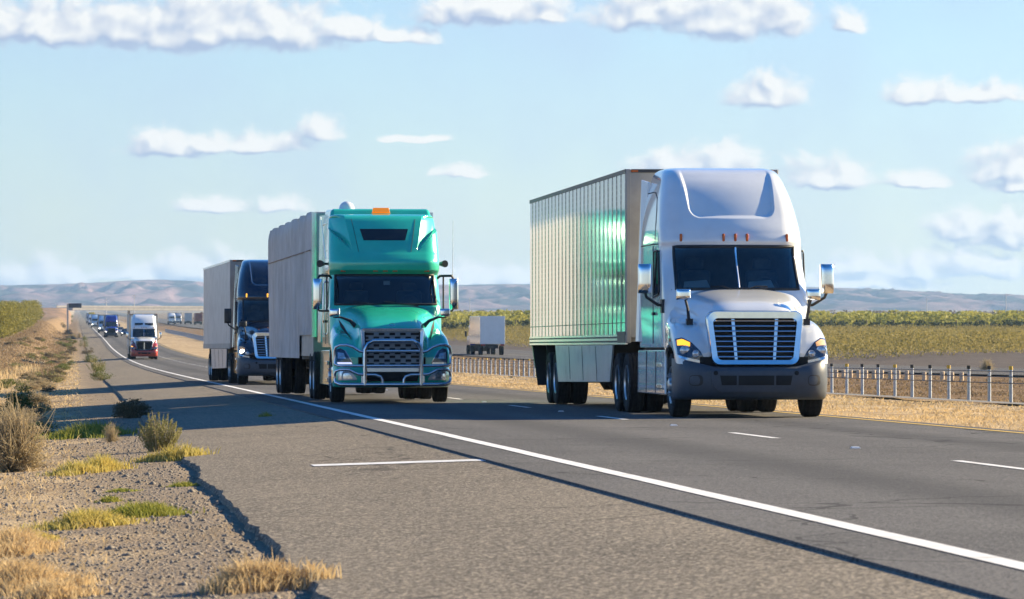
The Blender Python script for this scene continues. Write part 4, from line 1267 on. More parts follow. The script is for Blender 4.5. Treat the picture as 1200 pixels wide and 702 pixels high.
def ground_mat():
    m, nt, b = newmat('open_ground')
    b.inputs['Roughness'].default_value = 0.95
    b.inputs['Specular IOR Level'].default_value = 0.1
    g = N(nt, 'ShaderNodeNewGeometry')
    sep = N(nt, 'ShaderNodeSeparateXYZ')
    nt.links.new(g.outputs['Position'], sep.inputs[0])
    X, Y = sep.outputs[0], sep.outputs[1]
    def noise(scale, detail=5, rough=.6, vec=None):
        n = N(nt, 'ShaderNodeTexNoise')
        n.inputs['Scale'].default_value = scale
        n.inputs['Detail'].default_value = detail
        n.inputs['Roughness'].default_value = rough
        nt.links.new(vec or g.outputs['Position'], n.inputs['Vector'])
        return n.outputs[0]
    stretch = vmath(nt, 'MULTIPLY', g.outputs['Position'], (1.0, .35, 1.0))
    fine, mid, big = noise(9, 6, .7), noise(1.1, 5, .65, stretch), noise(.09, 4, .6, stretch)
    straw = mixc(nt, smooth(nt, mid, .35, .65), (0.30, 0.215, 0.125), (0.50, 0.375, 0.225))
    straw = mixc(nt, smooth(nt, fine, .45, .75), straw, (0.60, 0.47, 0.30))
    straw = mixc(nt, math_node(nt, 'MULTIPLY', smooth(nt, big, .5, .72), .6), straw, (0.20, 0.135, 0.075))
    blot = noise(.42, 5, .7, stretch)
    straw = mixc(nt, math_node(nt, 'MULTIPLY', smooth(nt, blot, .55, .66), .75), straw, (0.17, 0.115, 0.06))
    brown = mixc(nt, smooth(nt, mid, .36, .64), (0.135, 0.09, 0.052), (0.25, 0.165, 0.09))
    brown = mixc(nt, smooth(nt, fine, .55, .8), brown, (0.36, 0.25, 0.14))
    dirt = mixc(nt, smooth(nt, mid, .3, .7), (0.105, 0.088, 0.075), (0.15, 0.125, 0.105))
    vor = N(nt, 'ShaderNodeTexVoronoi')
    vor.inputs['Scale'].default_value = 32
    nt.links.new(g.outputs['Position'], vor.inputs['Vector'])
    grav = mixc(nt, vor.outputs['Color'], (0.135, 0.108, 0.075), (0.38, 0.305, 0.225))
    grav = mixc(nt, math_node(nt, 'MULTIPLY', smooth(nt, mid, .45, .7), .55), grav, (0.24, 0.18, 0.11))
    xw = math_node(nt, 'ADD', X, math_node(nt, 'MULTIPLY_ADD', noise(.55, 4, .6), 3.2, -1.6))
    c = mixc(nt, smooth(nt, xw, -.5, .8), straw, grav)
    # farther out to the left the verge turns to bare soil by the orchard track
    far = math_node(nt, 'MULTIPLY', smooth(nt, Y, 250, 420), smooth(nt, math_node(nt, 'MULTIPLY', X, -1.0), 4.2, 6.5))
    c = mixc(nt, math_node(nt, 'MULTIPLY', far, .85), c, mixc(nt, smooth(nt, mid, .35, .65), (0.14, 0.095, 0.055), (0.23, 0.155, 0.085)))
    far2 = math_node(nt, 'MULTIPLY', smooth(nt, Y, 330, 700), smooth(nt, X, 1.0, -.5))
    c = mixc(nt, math_node(nt, 'MULTIPLY', far2, .85), c, mixc(nt, smooth(nt, blot, .42, .62), (0.27, 0.18, 0.095), (0.12, 0.082, 0.045)))
    c = mixc(nt, smooth(nt, X, 9, 11), c, straw)
    c = mixc(nt, smooth(nt, xw, 19.3, 22.5), c, brown)
    c = mixc(nt, smooth(nt, math_node(nt, 'ADD', X, math_node(nt, 'MULTIPLY', noise(.2), 3)), 50, 54), c, dirt)
    c = mixc(nt, smooth(nt, Y, 1500, 3500), c, (0.24, 0.19, 0.13))
    nt.links.new(c, b.inputs['Base Color'])
    bp = N(nt, 'ShaderNodeBump')
    bp.inputs['Strength'].default_value = .9
    bp.inputs['Distance'].default_value = .05
    h = math_node(nt, 'ADD', math_node(nt, 'MULTIPLY', fine, .6), math_node(nt, 'MULTIPLY', vor.outputs['Distance'], .5))
    nt.links.new(h, bp.inputs['Height'])
    nt.links.new(bp.outputs[0], b.inputs['Normal'])
    return m

def asphalt_mat(name, c0, c1, stone, scale, wheel=False, cracks=.0):
    m, nt, b = newmat(name)
    b.inputs['Roughness'].default_value = .88
    b.inputs['Specular IOR Level'].default_value = .25
    g = N(nt, 'ShaderNodeNewGeometry')
    P = g.outputs['Position']
    sep = N(nt, 'ShaderNodeSeparateXYZ'); nt.links.new(P, sep.inputs[0])
    def noise(s, d=5, r=.6, vec=None):
        n = N(nt, 'ShaderNodeTexNoise')
        n.inputs['Scale'].default_value = s; n.inputs['Detail'].default_value = d; n.inputs['Roughness'].default_value = r
        nt.links.new(vec or P, n.inputs['Vector'])
        return n.outputs[0]
    lng = vmath(nt, 'MULTIPLY', P, (1, .06, 1))
    big = noise(.5, 5, .6, lng)
    patchy = noise(.22, 4, .6)
    c = mixc(nt, smooth(nt, big, .35, .65), c0, c1)
    c = mixc(nt, math_node(nt, 'MULTIPLY', smooth(nt, patchy, .48, .66), .6), c, tuple(.72 * v for v in c0))
    vor = N(nt, 'ShaderNodeTexVoronoi')
    vor.inputs['Scale'].default_value = scale
    nt.links.new(P, vor.inputs['Vector'])
    sc = N(nt, 'ShaderNodeSeparateColor'); nt.links.new(vor.outputs['Color'], sc.inputs[0])
    chip = smooth(nt, sc.outputs[0], .5, .85)
    c = mixc(nt, math_node(nt, 'MULTIPLY', chip, .85), c, stone)
    c = mixc(nt, math_node(nt, 'MULTIPLY', smooth(nt, sc.outputs[1], .55, .85), .75), c, tuple(.28 * v for v in c0))
    if wheel:
        # darker oil strip in the middle of each lane, polished wheel tracks
        lx = math_node(nt, 'FRACT', math_node(nt, 'DIVIDE', math_node(nt, 'SUBTRACT', sep.outputs[0], 4.62), 3.68))
        dd = math_node(nt, 'ABSOLUTE', math_node(nt, 'SUBTRACT', lx, .5))
        c = mixc(nt, math_node(nt, 'MULTIPLY', smooth(nt, dd, .22, .02), .55), c, tuple(.5 * v for v in c0))
    if cracks:
        v2 = N(nt, 'ShaderNodeTexVoronoi'); v2.feature = 'DISTANCE_TO_EDGE'
        v2.inputs['Scale'].default_value = .16
        wp = N(nt, 'ShaderNodeTexNoise'); wp.inputs['Scale'].default_value = .8; nt.links.new(P, wp.inputs['Vector'])
        nt.links.new(vmath(nt, 'ADD', P, vmath(nt, 'MULTIPLY', wp.outputs['Color'], (1.6, 1.6, 0))), v2.inputs['Vector'])
        ck = math_node(nt, 'LESS_THAN', v2.outputs['Distance'], .0042)
        c = mixc(nt, math_node(nt, 'MULTIPLY', ck, cracks), c, tuple(.25 * v for v in c0))
    nt.links.new(c, b.inputs['Base Color'])
    bp = N(nt, 'ShaderNodeBump')
    bp.inputs['Strength'].default_value = .8
    bp.inputs['Distance'].default_value = .012
    nt.links.new(math_node(nt, 'ADD', sc.outputs[2], noise(scale * .7, 3)), bp.inputs['Height'])
    nt.links.new(bp.outputs[0], b.inputs['Normal'])
    return m
M['ground'] = ground_mat()
M['lane'] = asphalt_mat('lane_asphalt', (0.092, 0.090, 0.089), (0.135, 0.130, 0.126), (0.20, 0.19, 0.175), 70, True, .7)
M['shoulder'] = asphalt_mat('shoulder_chipseal', (0.135, 0.114, 0.084), (0.185, 0.155, 0.113), (0.50, 0.42, 0.31), 58, False, .6)
M['paint'] = mat('white_road_paint', (0.74, 0.74, 0.72), .7, var=.1, vscale=6, bump=.2, bscale=60, dirt=.5)
M['ypaint'] = mat('yellow_road_paint', (0.55, 0.36, 0.05), .7, var=.12, vscale=6, dirt=.25)

def spread(lo, hi, d0, growth):
    a = [lo]
    d = d0
    while a[-1] < hi:
        a.append(a[-1] + d); d *= growth
    return a
Ys = np.array([-60, -20, 0] + spread(8, 9500, 1.1, 1.012))
YsR = np.array(spread(8, 6000, 1.6, 1.02))
Xl = [-4000, -2500, -1500, -900, -500, -300, -180, -110, -70, -45, -30, -22, -16] + list(np.arange(-13, 1.25, .4))
Xr = [1.24, 1.6, 6, 11.9, 12.22] + list(np.arange(12.6, 60, .8)) + [62, 65, 70, 76, 85, 100, 130, 170, 230, 330, 480, 700, 1000, 1500, 2300, 3400, 5000]
sheet('ground', np.array(Xl + Xr), Ys, ground, M['ground'])
rd = sheet('road', np.array([3.98, 4.6, 6, 8.3, 10, 11.6, 12.25]), YsR, road, M['lane'])
rd2 = MB()
sk = [(3.98, y) for y in YsR]                                       # the overlay's lip above the shoulder, slightly ragged
pts = []
for (x, y) in sk:
    z = float(road(3.99, y))
    pts += [(3.98, y, z), (3.975 - .004, y, z - .06)]
rd2.add(pts, [(2 * i, 2 * i + 1, 2 * i + 3, 2 * i + 2) for i in range(len(YsR) - 1)])
obj('road_lip', rd2, M['lane'], rd)
# hard shoulder with a broken outer edge
Yf = np.array(spread(8, 400, .22, 1.004) + spread(402, 5000, 4, 1.03))
cols = 9
pts = []
for y in Yf:
    e = 1.25 + .10 * mnoise.noise((0, y * .22, 3)) + .05 * mnoise.noise((5, y * 1.1, 0)) + .03 * mnoise.noise((9, y * 3, 0)) + .03 * mnoise.noise((3, y * 9, 0))
    for k in range(cols):
        x = e + (3.979 - e) * (k / (cols - 1))
        pts.append((x, y, prof1(y) + float(croad(min(x, 3.9799)))))
nb = len(pts)
f = grid_faces(len(Yf), cols)
for i, y in enumerate(Yf):
    x, yy, z = pts[i * cols]
    pts.append((x - .13 - .05 * mnoise.noise((1, y * 6, 4)), yy, z - .20))
f += [(i * cols, nb + i, nb + i + 1, (i + 1) * cols) for i in range(len(Yf) - 1)]
shd = obj('hard_shoulder', MB().add(pts, f), M['shoulder'], smooth_angle=60)
shd['kind'] = 'structure'

def stripe(name, x0, x1, y0, y1, material, parent, dy=2.0, lift=.005, wob=.0):
    n = max(2, int((y1 - y0) / dy) + 1)
    pts = []
    for i in range(n):
        y = y0 + (y1 - y0) * i / (n - 1)
        w = wob * mnoise.noise((x0, y * .9, 1))
        pts += [(x0 + w, y, float(road(x0, y)) + lift), (x1 + w, y, float(road(x1, y)) + lift)]
    return obj(name, MB().add(pts, [(2 * i, 2 * i + 1, 2 * i + 3, 2 * i + 2) for i in range(n - 1)]), material, parent, smooth_angle=0)
stripe('edge_line', 4.54, 4.70, 8, 1500, M['paint'], rd, wob=.012)
stripe('yellow_edge_line', 11.84, 11.97, 8, 1500, M['ypaint'], rd, wob=.012)
for k in range(-2, 42):
    y = 38.2 + 14.63 * k
    stripe('lane_dash', 8.24, 8.35, y, y + 3.66, M['paint'], rd, 1.0)
    yr = y + 9.1
    z = float(road(8.29, yr))
    obj('lane_marker', MB().hexa([(8.24, yr, z + .002), (8.34, yr, z + .002), (8.34, yr + .1, z + .002), (8.24, yr + .1, z + .002), (8.255, yr + .02, z + .02), (8.325, yr + .02, z + .02), (8.325, yr + .08, z + .02), (8.255, yr + .08, z + .02)]), M['paint'], rd)
# white bar painted across the hard shoulder
a, b_ = at(366, 546), at(567, 537.6)
mb = MB()
n = 14
pp = []
for i in range(n):
    q = a.lerp(b_, i / (n - 1))
    wv = .34 + .03 * mnoise.noise((i * .7, 2, 2))
    for d in (-wv, wv):
        pp.append((q.x, q.y + d, float(road(min(q.x, 3.95), q.y + d)) + .006))
mb.add(pp, [(2 * i, 2 * i + 1, 2 * i + 3, 2 * i + 2) for i in range(n - 1)])
obj('cross_bar_marking', mb, M['paint'], shd, smooth_angle=0)
# opposite carriageway and the strip under the cable barrier
fr = sheet('far_road', np.array([39, 42, 46, 50, 53.5]), YsR[::2], lambda X, Y: prof(Y) + .05, M['lane'])
for v_ in fr.data.vertices:                                          # it drifts towards the near carriageway far off
    t_ = min(1, max(0, (v_.co.y - 500) / 1000))
    v_.co.x -= 5.5 * t_ * t_ * (3 - 2 * t_)
sheet('mow_strip', np.array([20.15, 20.5, 20.85]), YsR, lambda X, Y: prof(Y) - .10 + 0 * X, M['mow'])

# hills on the horizon
def hills():
    pxs = [-400, 0, 60, 100, 140, 190, 240, 300, 420, 530, 620, 700, 850, 960, 1010, 1080, 1140, 1200, 1300, 1700]
    tops = [338, 336, 334.5, 333, 330.5, 327.5, 331, 333, 330, 335, 333, 335, 336, 337, 338.5, 341.5, 345.5, 348.5, 351, 352]
    NX, NY = 640, 110
    X = np.linspace(-1300, 3600, NX)
    Y = np.linspace(7200, 10800, NY)
    pts = []
    crest = 9900.0
    for y in Y:
        for x in X:
            px = 90 + FPX * x / crest
            h = float(np.interp(px, pxs, tops))
            zt = (385 - h) / FPX * crest
            f = (y - 7200) / (crest - 7200)
            base = 14 + 10 * f
            if f <= 1:
                env = f ** .8
            else:
                env = max(0, 1 - (f - 1) * 1.2)
            wx, wy = x + 90 * mnoise.noise((x / 300, y / 500, 3)), y
            rd = 0
            amp, fr = 1.0, 1 / 150.0
            for o in range(4):
                rd += amp * (1 - 2 * abs(mnoise.noise((wx * fr, wy * fr * .30, o * 7.3))))
                amp *= .5; fr *= 2.05
            rd = (rd / 1.9)
            z = base + (zt - base) * env * (1 if f > .93 else (.42 + .78 * rd) if f < .8 else (.42 + .78 * rd) * (1 - (f - .8) / .13) + (f - .8) / .13)
            z += 3 * rd * env
            pts.append((x, y, z))
    m, nt, b = newmat('dry_hills')
    b.inputs['Roughness'].default_value = 1
    b.inputs['Specular IOR Level'].default_value = 0
    g = N(nt, 'ShaderNodeNewGeometry')
    n1 = N(nt, 'ShaderNodeTexNoise'); n1.inputs['Scale'].default_value = .012; n1.inputs['Detail'].default_value = 7; n1.inputs['Roughness'].default_value = .65
    nt.links.new(g.outputs['Position'], n1.inputs['Vector'])
    c = mixc(nt, smooth(nt, n1.outputs[0], .38, .62), (0.13, 0.095, 0.105), (0.25, 0.165, 0.175))
    n2 = N(nt, 'ShaderNodeTexNoise'); n2.inputs['Scale'].default_value = .0075; n2.inputs['Detail'].default_value = 6
    nt.links.new(vmath(nt, 'ADD', vmath(nt, 'MULTIPLY', g.outputs['Position'], (1, .25, 4)), (500, 90, 0)), n2.inputs['Vector'])
    c = mixc(nt, math_node(nt, 'MULTIPLY', smooth(nt, n2.outputs[0], .49, .56), .92), c, (0.03, 0.038, 0.055))  # dark bluish patches painted in place of cloud shadows on the slopes
    nt.links.new(c, b.inputs['Base Color'])
    o = obj('hills', MB().add(pts, grid_faces(NY, NX)), m, smooth_angle=80)
    o['kind'] = 'structure'
hills()

# ------------------------------------------------------------------ the trucks
def road_pos(X, Y, Xref=None):
    return (X, Y, float(road(min(max(X, 4), 12), Y)))
PT = math.atan(GRADE)
aero_truck('semi_truck', 'white semi truck with chrome grille pulling a polished riveted trailer, nearest in the passing lane', road_pos(10.52, 69.0),
           dict(paint='white', kind='ribbed', axles=(17.6, 18.85), signal=1, side='skin', rear_flap=True, front='trailer_grey'), pitch=PT)
guard_truck('semi_truck', 'green semi truck with tubular guard bars and amber roof beacon pulling a grey tarpaulin trailer', road_pos(6.31, 89.7),
            dict(paint='green', kind='tarp', axles=(18.4, 19.65), v0=6.5, L=15.8, z0=.86, z1=3.98, tyaw=R(.85)), pitch=PT)
aero_truck('semi_truck', 'black semi truck with lit headlamp and silver grille following behind the green truck', road_pos(6.30, 142.0),
           dict(paint='black', kind='plain', axles=(17.6, 18.85), low_beam=True, mirror='plastic', tyaw=R(1.5), markers_on=True, z1=4.08), pitch=PT)
YR = 400.0
rt = aero_truck('semi_truck', 'white semi truck with red wings and bumper, alone far back in the right lane', (5.98, YR, prof1(YR) - .02),
           dict(paint='white', fender='red', bumper='red', kind='plain', axles=(17.6, 18.85), grille='black', slat='dark', slats=6, recess=False, trim='red', signal=1), pitch=math.atan(-.0016), detail=.35)
for s in (-1, 1):                                                    # two dark windows in its roof
    obj('roof_window', MB().hexa([(s * .45 - .36, 2.36, 3.08), (s * .45 + .36, 2.36, 3.08), (s * .45 + .36, 2.5, 3.08), (s * .45 - .36, 2.5, 3.08), (s * .45 - .36, 2.46, 3.27), (s * .45 + .36, 2.46, 3.27), (s * .45 + .36, 2.6, 3.27), (s * .45 - .36, 2.6, 3.27)]), M['glassdark'], rt)
obj('grille_crossbar', MB().box(-.05, .05, .03, .09, .9, 1.52), M['chrome'], rt)
YB = 815.0
aero_truck('semi_truck', 'dark blue semi truck with both headlamps lit, far down the right lane', (6.25, YB, prof1(YB) - .02),
           dict(paint='blue', kind='plain', axles=(17.6, 18.85), low_beam=True, both=True, grille='plastic', slat='dark', slats=5, trim='blue', mirror='plastic'), pitch=math.atan(.0035), detail=.3)

def far_truck(name, label, X, Y, paint, box, lamp=True, group=None, away=False, h=3.95, roofbox=None, dz=0.0, L=15.0, doors='trailer_white'):
    """small in the picture: cab with windscreen, grille, lamps and wheels, and a box behind"""
    root = empty(name, (X, Y, prof1(Y) - .03 + dz), (0, 0, math.pi if away else 0))
    tag(root, label, 'semi truck' if L > 8 else 'box truck', group)
    zs = [1.0, 1.5, 1.95, 2.05, 2.65, 2.75, 3.2, 3.6, 3.8]
    rows = []
    for z, f, w in zip(zs, (.1, .12, .2, 1.5, 1.85, 1.8, 2.2, 2.9, 3.4), (1.18, 1.18, 1.15, 1.15, 1.12, 1.12, 1.08, 1.0, .85)):
        rows.append([(-w, 4.6, z), (-w, f + .35, z), (-w * .86, f + .06, z), (0, f, z), (w * .86, f + .06, z), (w, f + .35, z), (w, 4.6, z)])
    obj('cab', MB().rings(rows, cap1=True), M[paint], root, smooth_angle=30)
    obj('windshield', MB().hexa([(-.98, 1.46, 2.06), (.98, 1.46, 2.06), (.98, 1.7, 2.06), (-.98, 1.7, 2.06), (-.95, 1.79, 2.64), (.95, 1.79, 2.64), (.95, 2, 2.64), (-.95, 2, 2.64)]), M['glassdark'], root)
    obj('grille', MB().box(-.5, .5, .04, .12, .85, 1.6), M['steel'], root, bevel=.03)
    obj('bumper', MB().box(-1.2, 1.2, .0, .5, .35, .95), M['bumper' if paint != 'red' else 'red'], root, bevel=.12, segs=3)
    for s in (-1, 1):
        obj('headlight', MB().box(s * .92 - .17, s * .92 + .17, .03, .12, .9, 1.15), M['lamp_lit' if lamp else 'lens'], root, bevel=.03)
        obj('mirror', MB().box(s * 1.4 - .1, s * 1.4 + .1, 1.7, 1.85, 1.9, 2.5), M['plastic'], root, bevel=.04)
    t = obj('trailer', MB().box(-1.29, 1.29, 5.2, 5.2 + L, 1.15, h + .1), M[box], root, bevel=.03)
    obj('rear_door', MB().box(-1.15, -.02, 5.2 + L + .002, 5.2 + L + .03, 1.3, h - .05).box(.02, 1.15, 5.2 + L + .002, 5.2 + L + .03, 1.3, h - .05), M[doors], t)
    if roofbox:
        obj('roof_unit', MB().box(-1.0, 1.0, 4.4, 5.18, 2.2, h + .55), M[roofbox], root, bevel=.1)
    obj('underframe', MB().box(-.6, .6, .6, 5 + L, .7, 1.12), M['chassis'], root)
    for v in ((1.2, 6.0, 7.2, 2.8 + L, 4.0 + L) if L > 8 else (1.2, 3.2 + L)):
        for s in (-1, 1):
            obj('wheel', MB().lathe_x([(-.15, .3), (-.15, TYR), (.15, TYR), (.15, .3)], 20, (s * 1.08, v, TYR)), M['rubber'], root)
    return root
far_truck('semi_truck', 'pale blue semi truck directly behind the dark blue one in the right lane', 5.9, 985, 'pale_blue', 'trailer_grey')
far_truck('semi_truck', 'light blue semi truck with one bright lamp, third back in the far queue', 5.5, 1330, 'pale_blue', 'trailer_white')
far_truck('semi_truck', 'tiny truck with a yellow roof unit, near the far end of the queue', 5.2, 1560, 'white', 'trailer_grey', False, roofbox='yellow')
far_truck('semi_truck', 'tiny grey truck farthest back in the queue, almost under the bridge', 5.0, 1760, 'silver', 'trailer_grey', False)

# opposite direction
bt = far_truck('box_truck', 'white trailer truck seen from behind between the green and white trucks', 42.7, 478, 'blue', 'white', False, away=True, dz=.04, h=3.95, L=12.5, doors='white')
obj('tail_lamp', MB().box(-1.2, -.8, 17.7, 17.76, 1.0, 1.16).box(.8, 1.2, 17.7, 17.76, 1.0, 1.16), M['red_lens'], bt)
far_truck('semi_truck', 'white box truck on the opposite carriageway, left of the red container', 33.6, 1590, 'white', 'trailer_white', False, dz=.35, group=None)
far_truck('semi_truck', 'grey box truck on the opposite carriageway, half hidden behind a white one', 37.4, 1660, 'silver', 'trailer_grey', False, dz=.25)
far_truck('semi_truck', 'small white truck nose to tail with the red container truck', 40.3, 1640, 'white', 'trailer_white', False, away=True, dz=.15, L=7.5)
far_truck('semi_truck', 'truck with a rust red container on the opposite carriageway', 42.7, 1600, 'white', 'container_red', False, away=True, dz=.1, doors='container_red')

def car(name, label, loc, paint, lamps=False, rot=0.0):
    root = empty(name, loc, (0, 0, rot))
    tag(root, label, 'car')
    sect = [(.25, .55, .35), (.5, .72, .35), (1.1, .90, .3), (1.5, .95, .3), (3.9, 1.0, .3), (4.4, .95, .35), (4.55, .7, .4)]
    rows = []
    for v, zt, zb in sect:
        w = .9 if .4 < v < 4.5 else .78
        rows.append([(-w * .92, v, zb), (-w, v, zb + .2), (-w * .97, v, zt - .1), (-w * .85, v, zt), (w * .85, v, zt), (w * .97, v, zt - .1), (w, v, zb + .2), (w * .92, v, zb)])
    obj('body', MB().rings(rows, cap0=True, cap1=True), M[paint], root, smooth_angle=50)
    obj('cabin', MB().hexa([(-.8, 1.25, .9), (.8, 1.25, .9), (.8, 4.0, .95), (-.8, 4.0, .95), (-.62, 2.0, 1.42), (.62, 2.0, 1.42), (.62, 3.3, 1.44), (-.62, 3.3, 1.44)]), M['glassdark'], root, bevel=.06)
    obj('roof', MB().box(-.6, .6, 2.05, 3.25, 1.43, 1.47), M[paint], root, bevel=.02)
    for s in (-1, 1):
        obj('headlight', MB().box(s * .64 - .11, s * .64 + .11, .24, .40, .58, .68), M['lamp_lit' if lamps else 'lens'], root, bevel=.03)
        for v in (1.0, 3.6):
            obj('wheel', MB().lathe_x([(-.1, .18), (-.1, .32), (.1, .32), (.1, .18)], 18, (s * .8, v, .32)), M['rubber'], root)
    return root
def lane_car(label, px, Y, X, paint, lamps):
    return car('car', label, (X, Y, prof1(Y) - .01), paint, lamps)
lane_car('black car with bright headlamps in the passing lane beside the dark blue truck', 0, 850, 9.2, 'black', True)
lane_car('small silver car behind the black car in the passing lane, headlamps on', 0, 940, 9.0, 'silver', True)
car('car', 'small white car in front of the rust red container truck', (42.9, 1500, prof1(1500) + .15), 'white', False, math.pi)
p = at(40, 371.5)
car('car', 'tiny white car parked by the left embankment, nearer the orchard', (-14, 1420, float(ground(-14, 1420))), 'white', False, R(90))
car('car', 'tiny silver car parked by the left embankment, nearer the bridge', (-10.5, 1440, float(ground(-10.5, 1440))), 'silver', False, R(90))

# ------------------------------------------------------------------ bridge, sign, barrier, poles
def bridge():
    Yb = 1830.0
    zt = (385 - 358.2) / FPX * Yb
    root = empty('overpass_bridge', (0, Yb, 0), (0, 0, R(36)))
    tag(root, 'pale concrete overpass bridge spanning the whole motorway in the distance', 'bridge')
    x0, x1 = 1.0, 82.0
    obj('deck', MB().box(x0 - 3, x1 + 3, 0, 10, zt - 1.9, zt - .75), M['concrete'], root, bevel=.05)
    obj('parapet', MB().box(x0 - 4, x1 + 4, -.15, .15, zt - .75, zt).box(x0 - 4, x1 + 4, 9.85, 10.15, zt - .75, zt), M['concrete'], root)
    for x in (30, 72):
        c = obj('pier', MB().tube([(x, 5, prof1(Yb) - .5), (x, 5, zt - 1.9)], .55, 12), M['concrete'], root)
bridge()
def embankment(name, label, xs, Yb, top):
    pts = []
    n = len(xs)
    for k, (dy, f) in enumerate(((-26, 0), (-20, .06), (0, 1), (12, 1), (34, 0))):
        for x, t in zip(xs, top):
            g = float(ground(x, Yb + dy)) - .3
            pts.append((x, Yb + dy, g + max(0, t - g) * f + .15 * mnoise.noise((x * .2, dy * .3, 0))))
    o = obj(name, MB().add(pts, grid_faces(5, n)), M['bank'], smooth_angle=60)
    o['kind'] = 'structure'
M['bank'] = mat('dry_bank', (0.21, 0.125, 0.068), .95, var=.3, vscale=.25)
zt = (385 - 361) / FPX * 1830
embankment('embankment', '', [-90, -60, -40, -22, -14, -8, -3.5, -2.2], 1815, [zt - 3, zt - 1, zt - .2, zt - .4, zt, zt, zt - .2, zt - 2.6])
embankment('embankment', '', [62, 66, 80, 120, 200], 1815, [zt - 3.5, zt - .6, zt - .5, zt - 1, zt - 3])

def message_sign():
    Y = 1130.0
    X = -1.55
    z = float(ground(X, Y))
    root = empty('message_sign', (X, Y, z))
    tag(root, 'dark electronic message sign on a pale post beside the far verge', 'sign')
    top = (385 - 355.6) / FPX * Y - z
    obj('panel', MB().box(-.55, 2.75, -.15, .2, top - 1.15, top), M['sign'], root, bevel=.04)
    obj('post', MB().box(-.95, -.5, -.2, .25, 0, top - .1), M['concrete'], root, bevel=.03)
    obj('bracket', MB().box(-.5, 2.5, .2, .35, top - .7, top - .5), M['pole'], root)
message_sign()

def cable_barrier():
    root = empty('cable_barrier', (20.5, 60, prof1(60) - .1))
    tag(root, 'cable barrier of galvanised posts with black and yellow caps along the dry median', 'barrier')
    o = np.array(root.location)
    n = 0
    rest = MB()
    for k in range(0, 420):
        y = 62 + 2.35 * k
        z = prof1(y) - .09
        near = 92 < y < 126 or 190 < y < 300
        wob = .012 * mnoise.noise((k * 1.7, 0, 0))
        P = np.array((20.5 + wob, y, z)) - o
        if near and n < 100:
            n += 1
            p_ = obj('post', MB().tube([P, P + (wob * .6, 0, .74)], .040, 10), M['galv'], root)
            cp = obj('post_cap', MB().tube([P + (wob * .6, 0, .72), P + (wob * .6, 0, .80)], .047, 10), M['ypaint'] if k % 3 == 0 else M['plastic'], p_)
        else:
            rest.tube([P, P + (0, 0, .78)], .047, 6)
    r = obj('post_row', rest, M['galv'], root)
    r['kind'] = 'stuff'
    for h in (.42, .56, .68):
        pts = [np.array((20.5 - .05, y, prof1(y) - .09 + h)) - o for y in range(62, 1040, 6)]
        obj('cable', MB().tube(pts, .011, 5), M['rail'], root)
cable_barrier()
def guard_rail():
    o = np.array((34.3, 180, prof1(180)))
    root = empty('guard_rail', o)
    tag(root, 'low row of weathered wooden guard rail posts beyond the median', 'guard rail')
    for k in range(26):
        y = 172 + 1.93 * k
        if k in (3, 5): continue
        z = float(ground(34.3, y))
        dz = .05 * mnoise.noise((k * 2.3, 1, 1))
        P = np.array((34.3, y, z)) - o
        obj('post', MB().tube([(P[0], P[1], P[2] - .1), (P[0], P[1], P[2] + .36 + dz)], .085, 10), M['wood'], root, bevel=.015)
    return
    pts0 = []
    for y in np.arange(178, 224, 2.0):
        z = float(ground(34.3, y)) - o[2]
        pts0.append((.2, y - o[1], z + .02)); pts0.append((.2, y - o[1], z + .14))
    obj('rail', MB().add(pts0, [(2 * i, 2 * i + 1, 2 * i + 3, 2 * i + 2) for i in range(len(pts0) // 2 - 1)]), M['rail'], root)
guard_rail()

def utility_pole(px, ytop, Y, label, arms=True):
    X = atY(px, Y).x
    z0 = prof1(Y) + .5
    zt = (385 - ytop) / FPX * Y
    root = empty('utility_pole', (X, Y, z0))
    tag(root, label, 'utility pole')
    obj('shaft', MB().tube([(0, 0, 0), (0, 0, zt - z0)], [.28, .16], 8), M['pole'], root)
    if arms:
        obj('crossarm', MB().box(-1.3, 1.3, -.08, .08, zt - z0 - 1.0, zt - z0 - .75).box(-1.0, 1.0, -.08, .08, zt - z0 - 2.2, zt - z0 - 2.0), M['pole'], root)
utility_pole(1179, 343, 2600, 'pale utility pole standing before the hills at the right margin')
utility_pole(1086, 348, 2700, 'pale utility pole right of the white truck, before the hills')
utility_pole(124.5, 350, 2300, 'pale utility pole above the bridge, over the dark blue truck')
utility_pole(157.5, 345, 2400, 'pale utility pole above the bridge, left of the trucks')
utility_pole(43.5, 351, 1900, 'short pale pole above the left embankment', False)
utility_pole(550.5, 349, 2700, 'pale utility pole seen right of the green truck', True)

# bright scrap of paper on each dashboard of the white truck
for x, lab in ((-.62, 'white paper on the left side of the white truck dashboard'), (.42, 'white paper on the right side of the white truck dashboard')):
    o = obj('paper_sheet', MB().hexa([(x - .24, 69.0 + 2.08, 0), (x + .2, 69.0 + 2.10, 0), (x + .24, 69.0 + 2.35, 0), (x - .2, 69.0 + 2.35, 0), (x - .2, 69.0 + 2.24, .10), (x + .16, 69.0 + 2.26, .13), (x + .2, 69.0 + 2.36, .05), (x - .16, 69.0 + 2.36, .05)]), M['paper'], smooth_angle=0)
    o.location = (10.52, 0, road_pos(10.52, 69.0)[2] + 2.052 - .0044 * 2.1)
    tag(o, lab, 'paper')
# ------------------------------------------------------------------ vegetation
def np_mesh(name, V, F, material, parent=None):
    """V (n,3), F (m,k) with k = 3 or 4"""
    V = np.asarray(V, np.float32); F = np.asarray(F, np.int32)
    me = bpy.data.meshes.new(name)
    me.vertices.add(len(V)); me.vertices.foreach_set('co', V.ravel())
    m, k = F.shape
    me.loops.add(m * k); me.loops.foreach_set('vertex_index', F.ravel())
    me.polygons.add(m)
    me.polygons.foreach_set('loop_start', np.arange(0, m * k, k, dtype=np.int32))
    me.update(calc_edges=True)
    return link_mesh(name, me, material, parent)

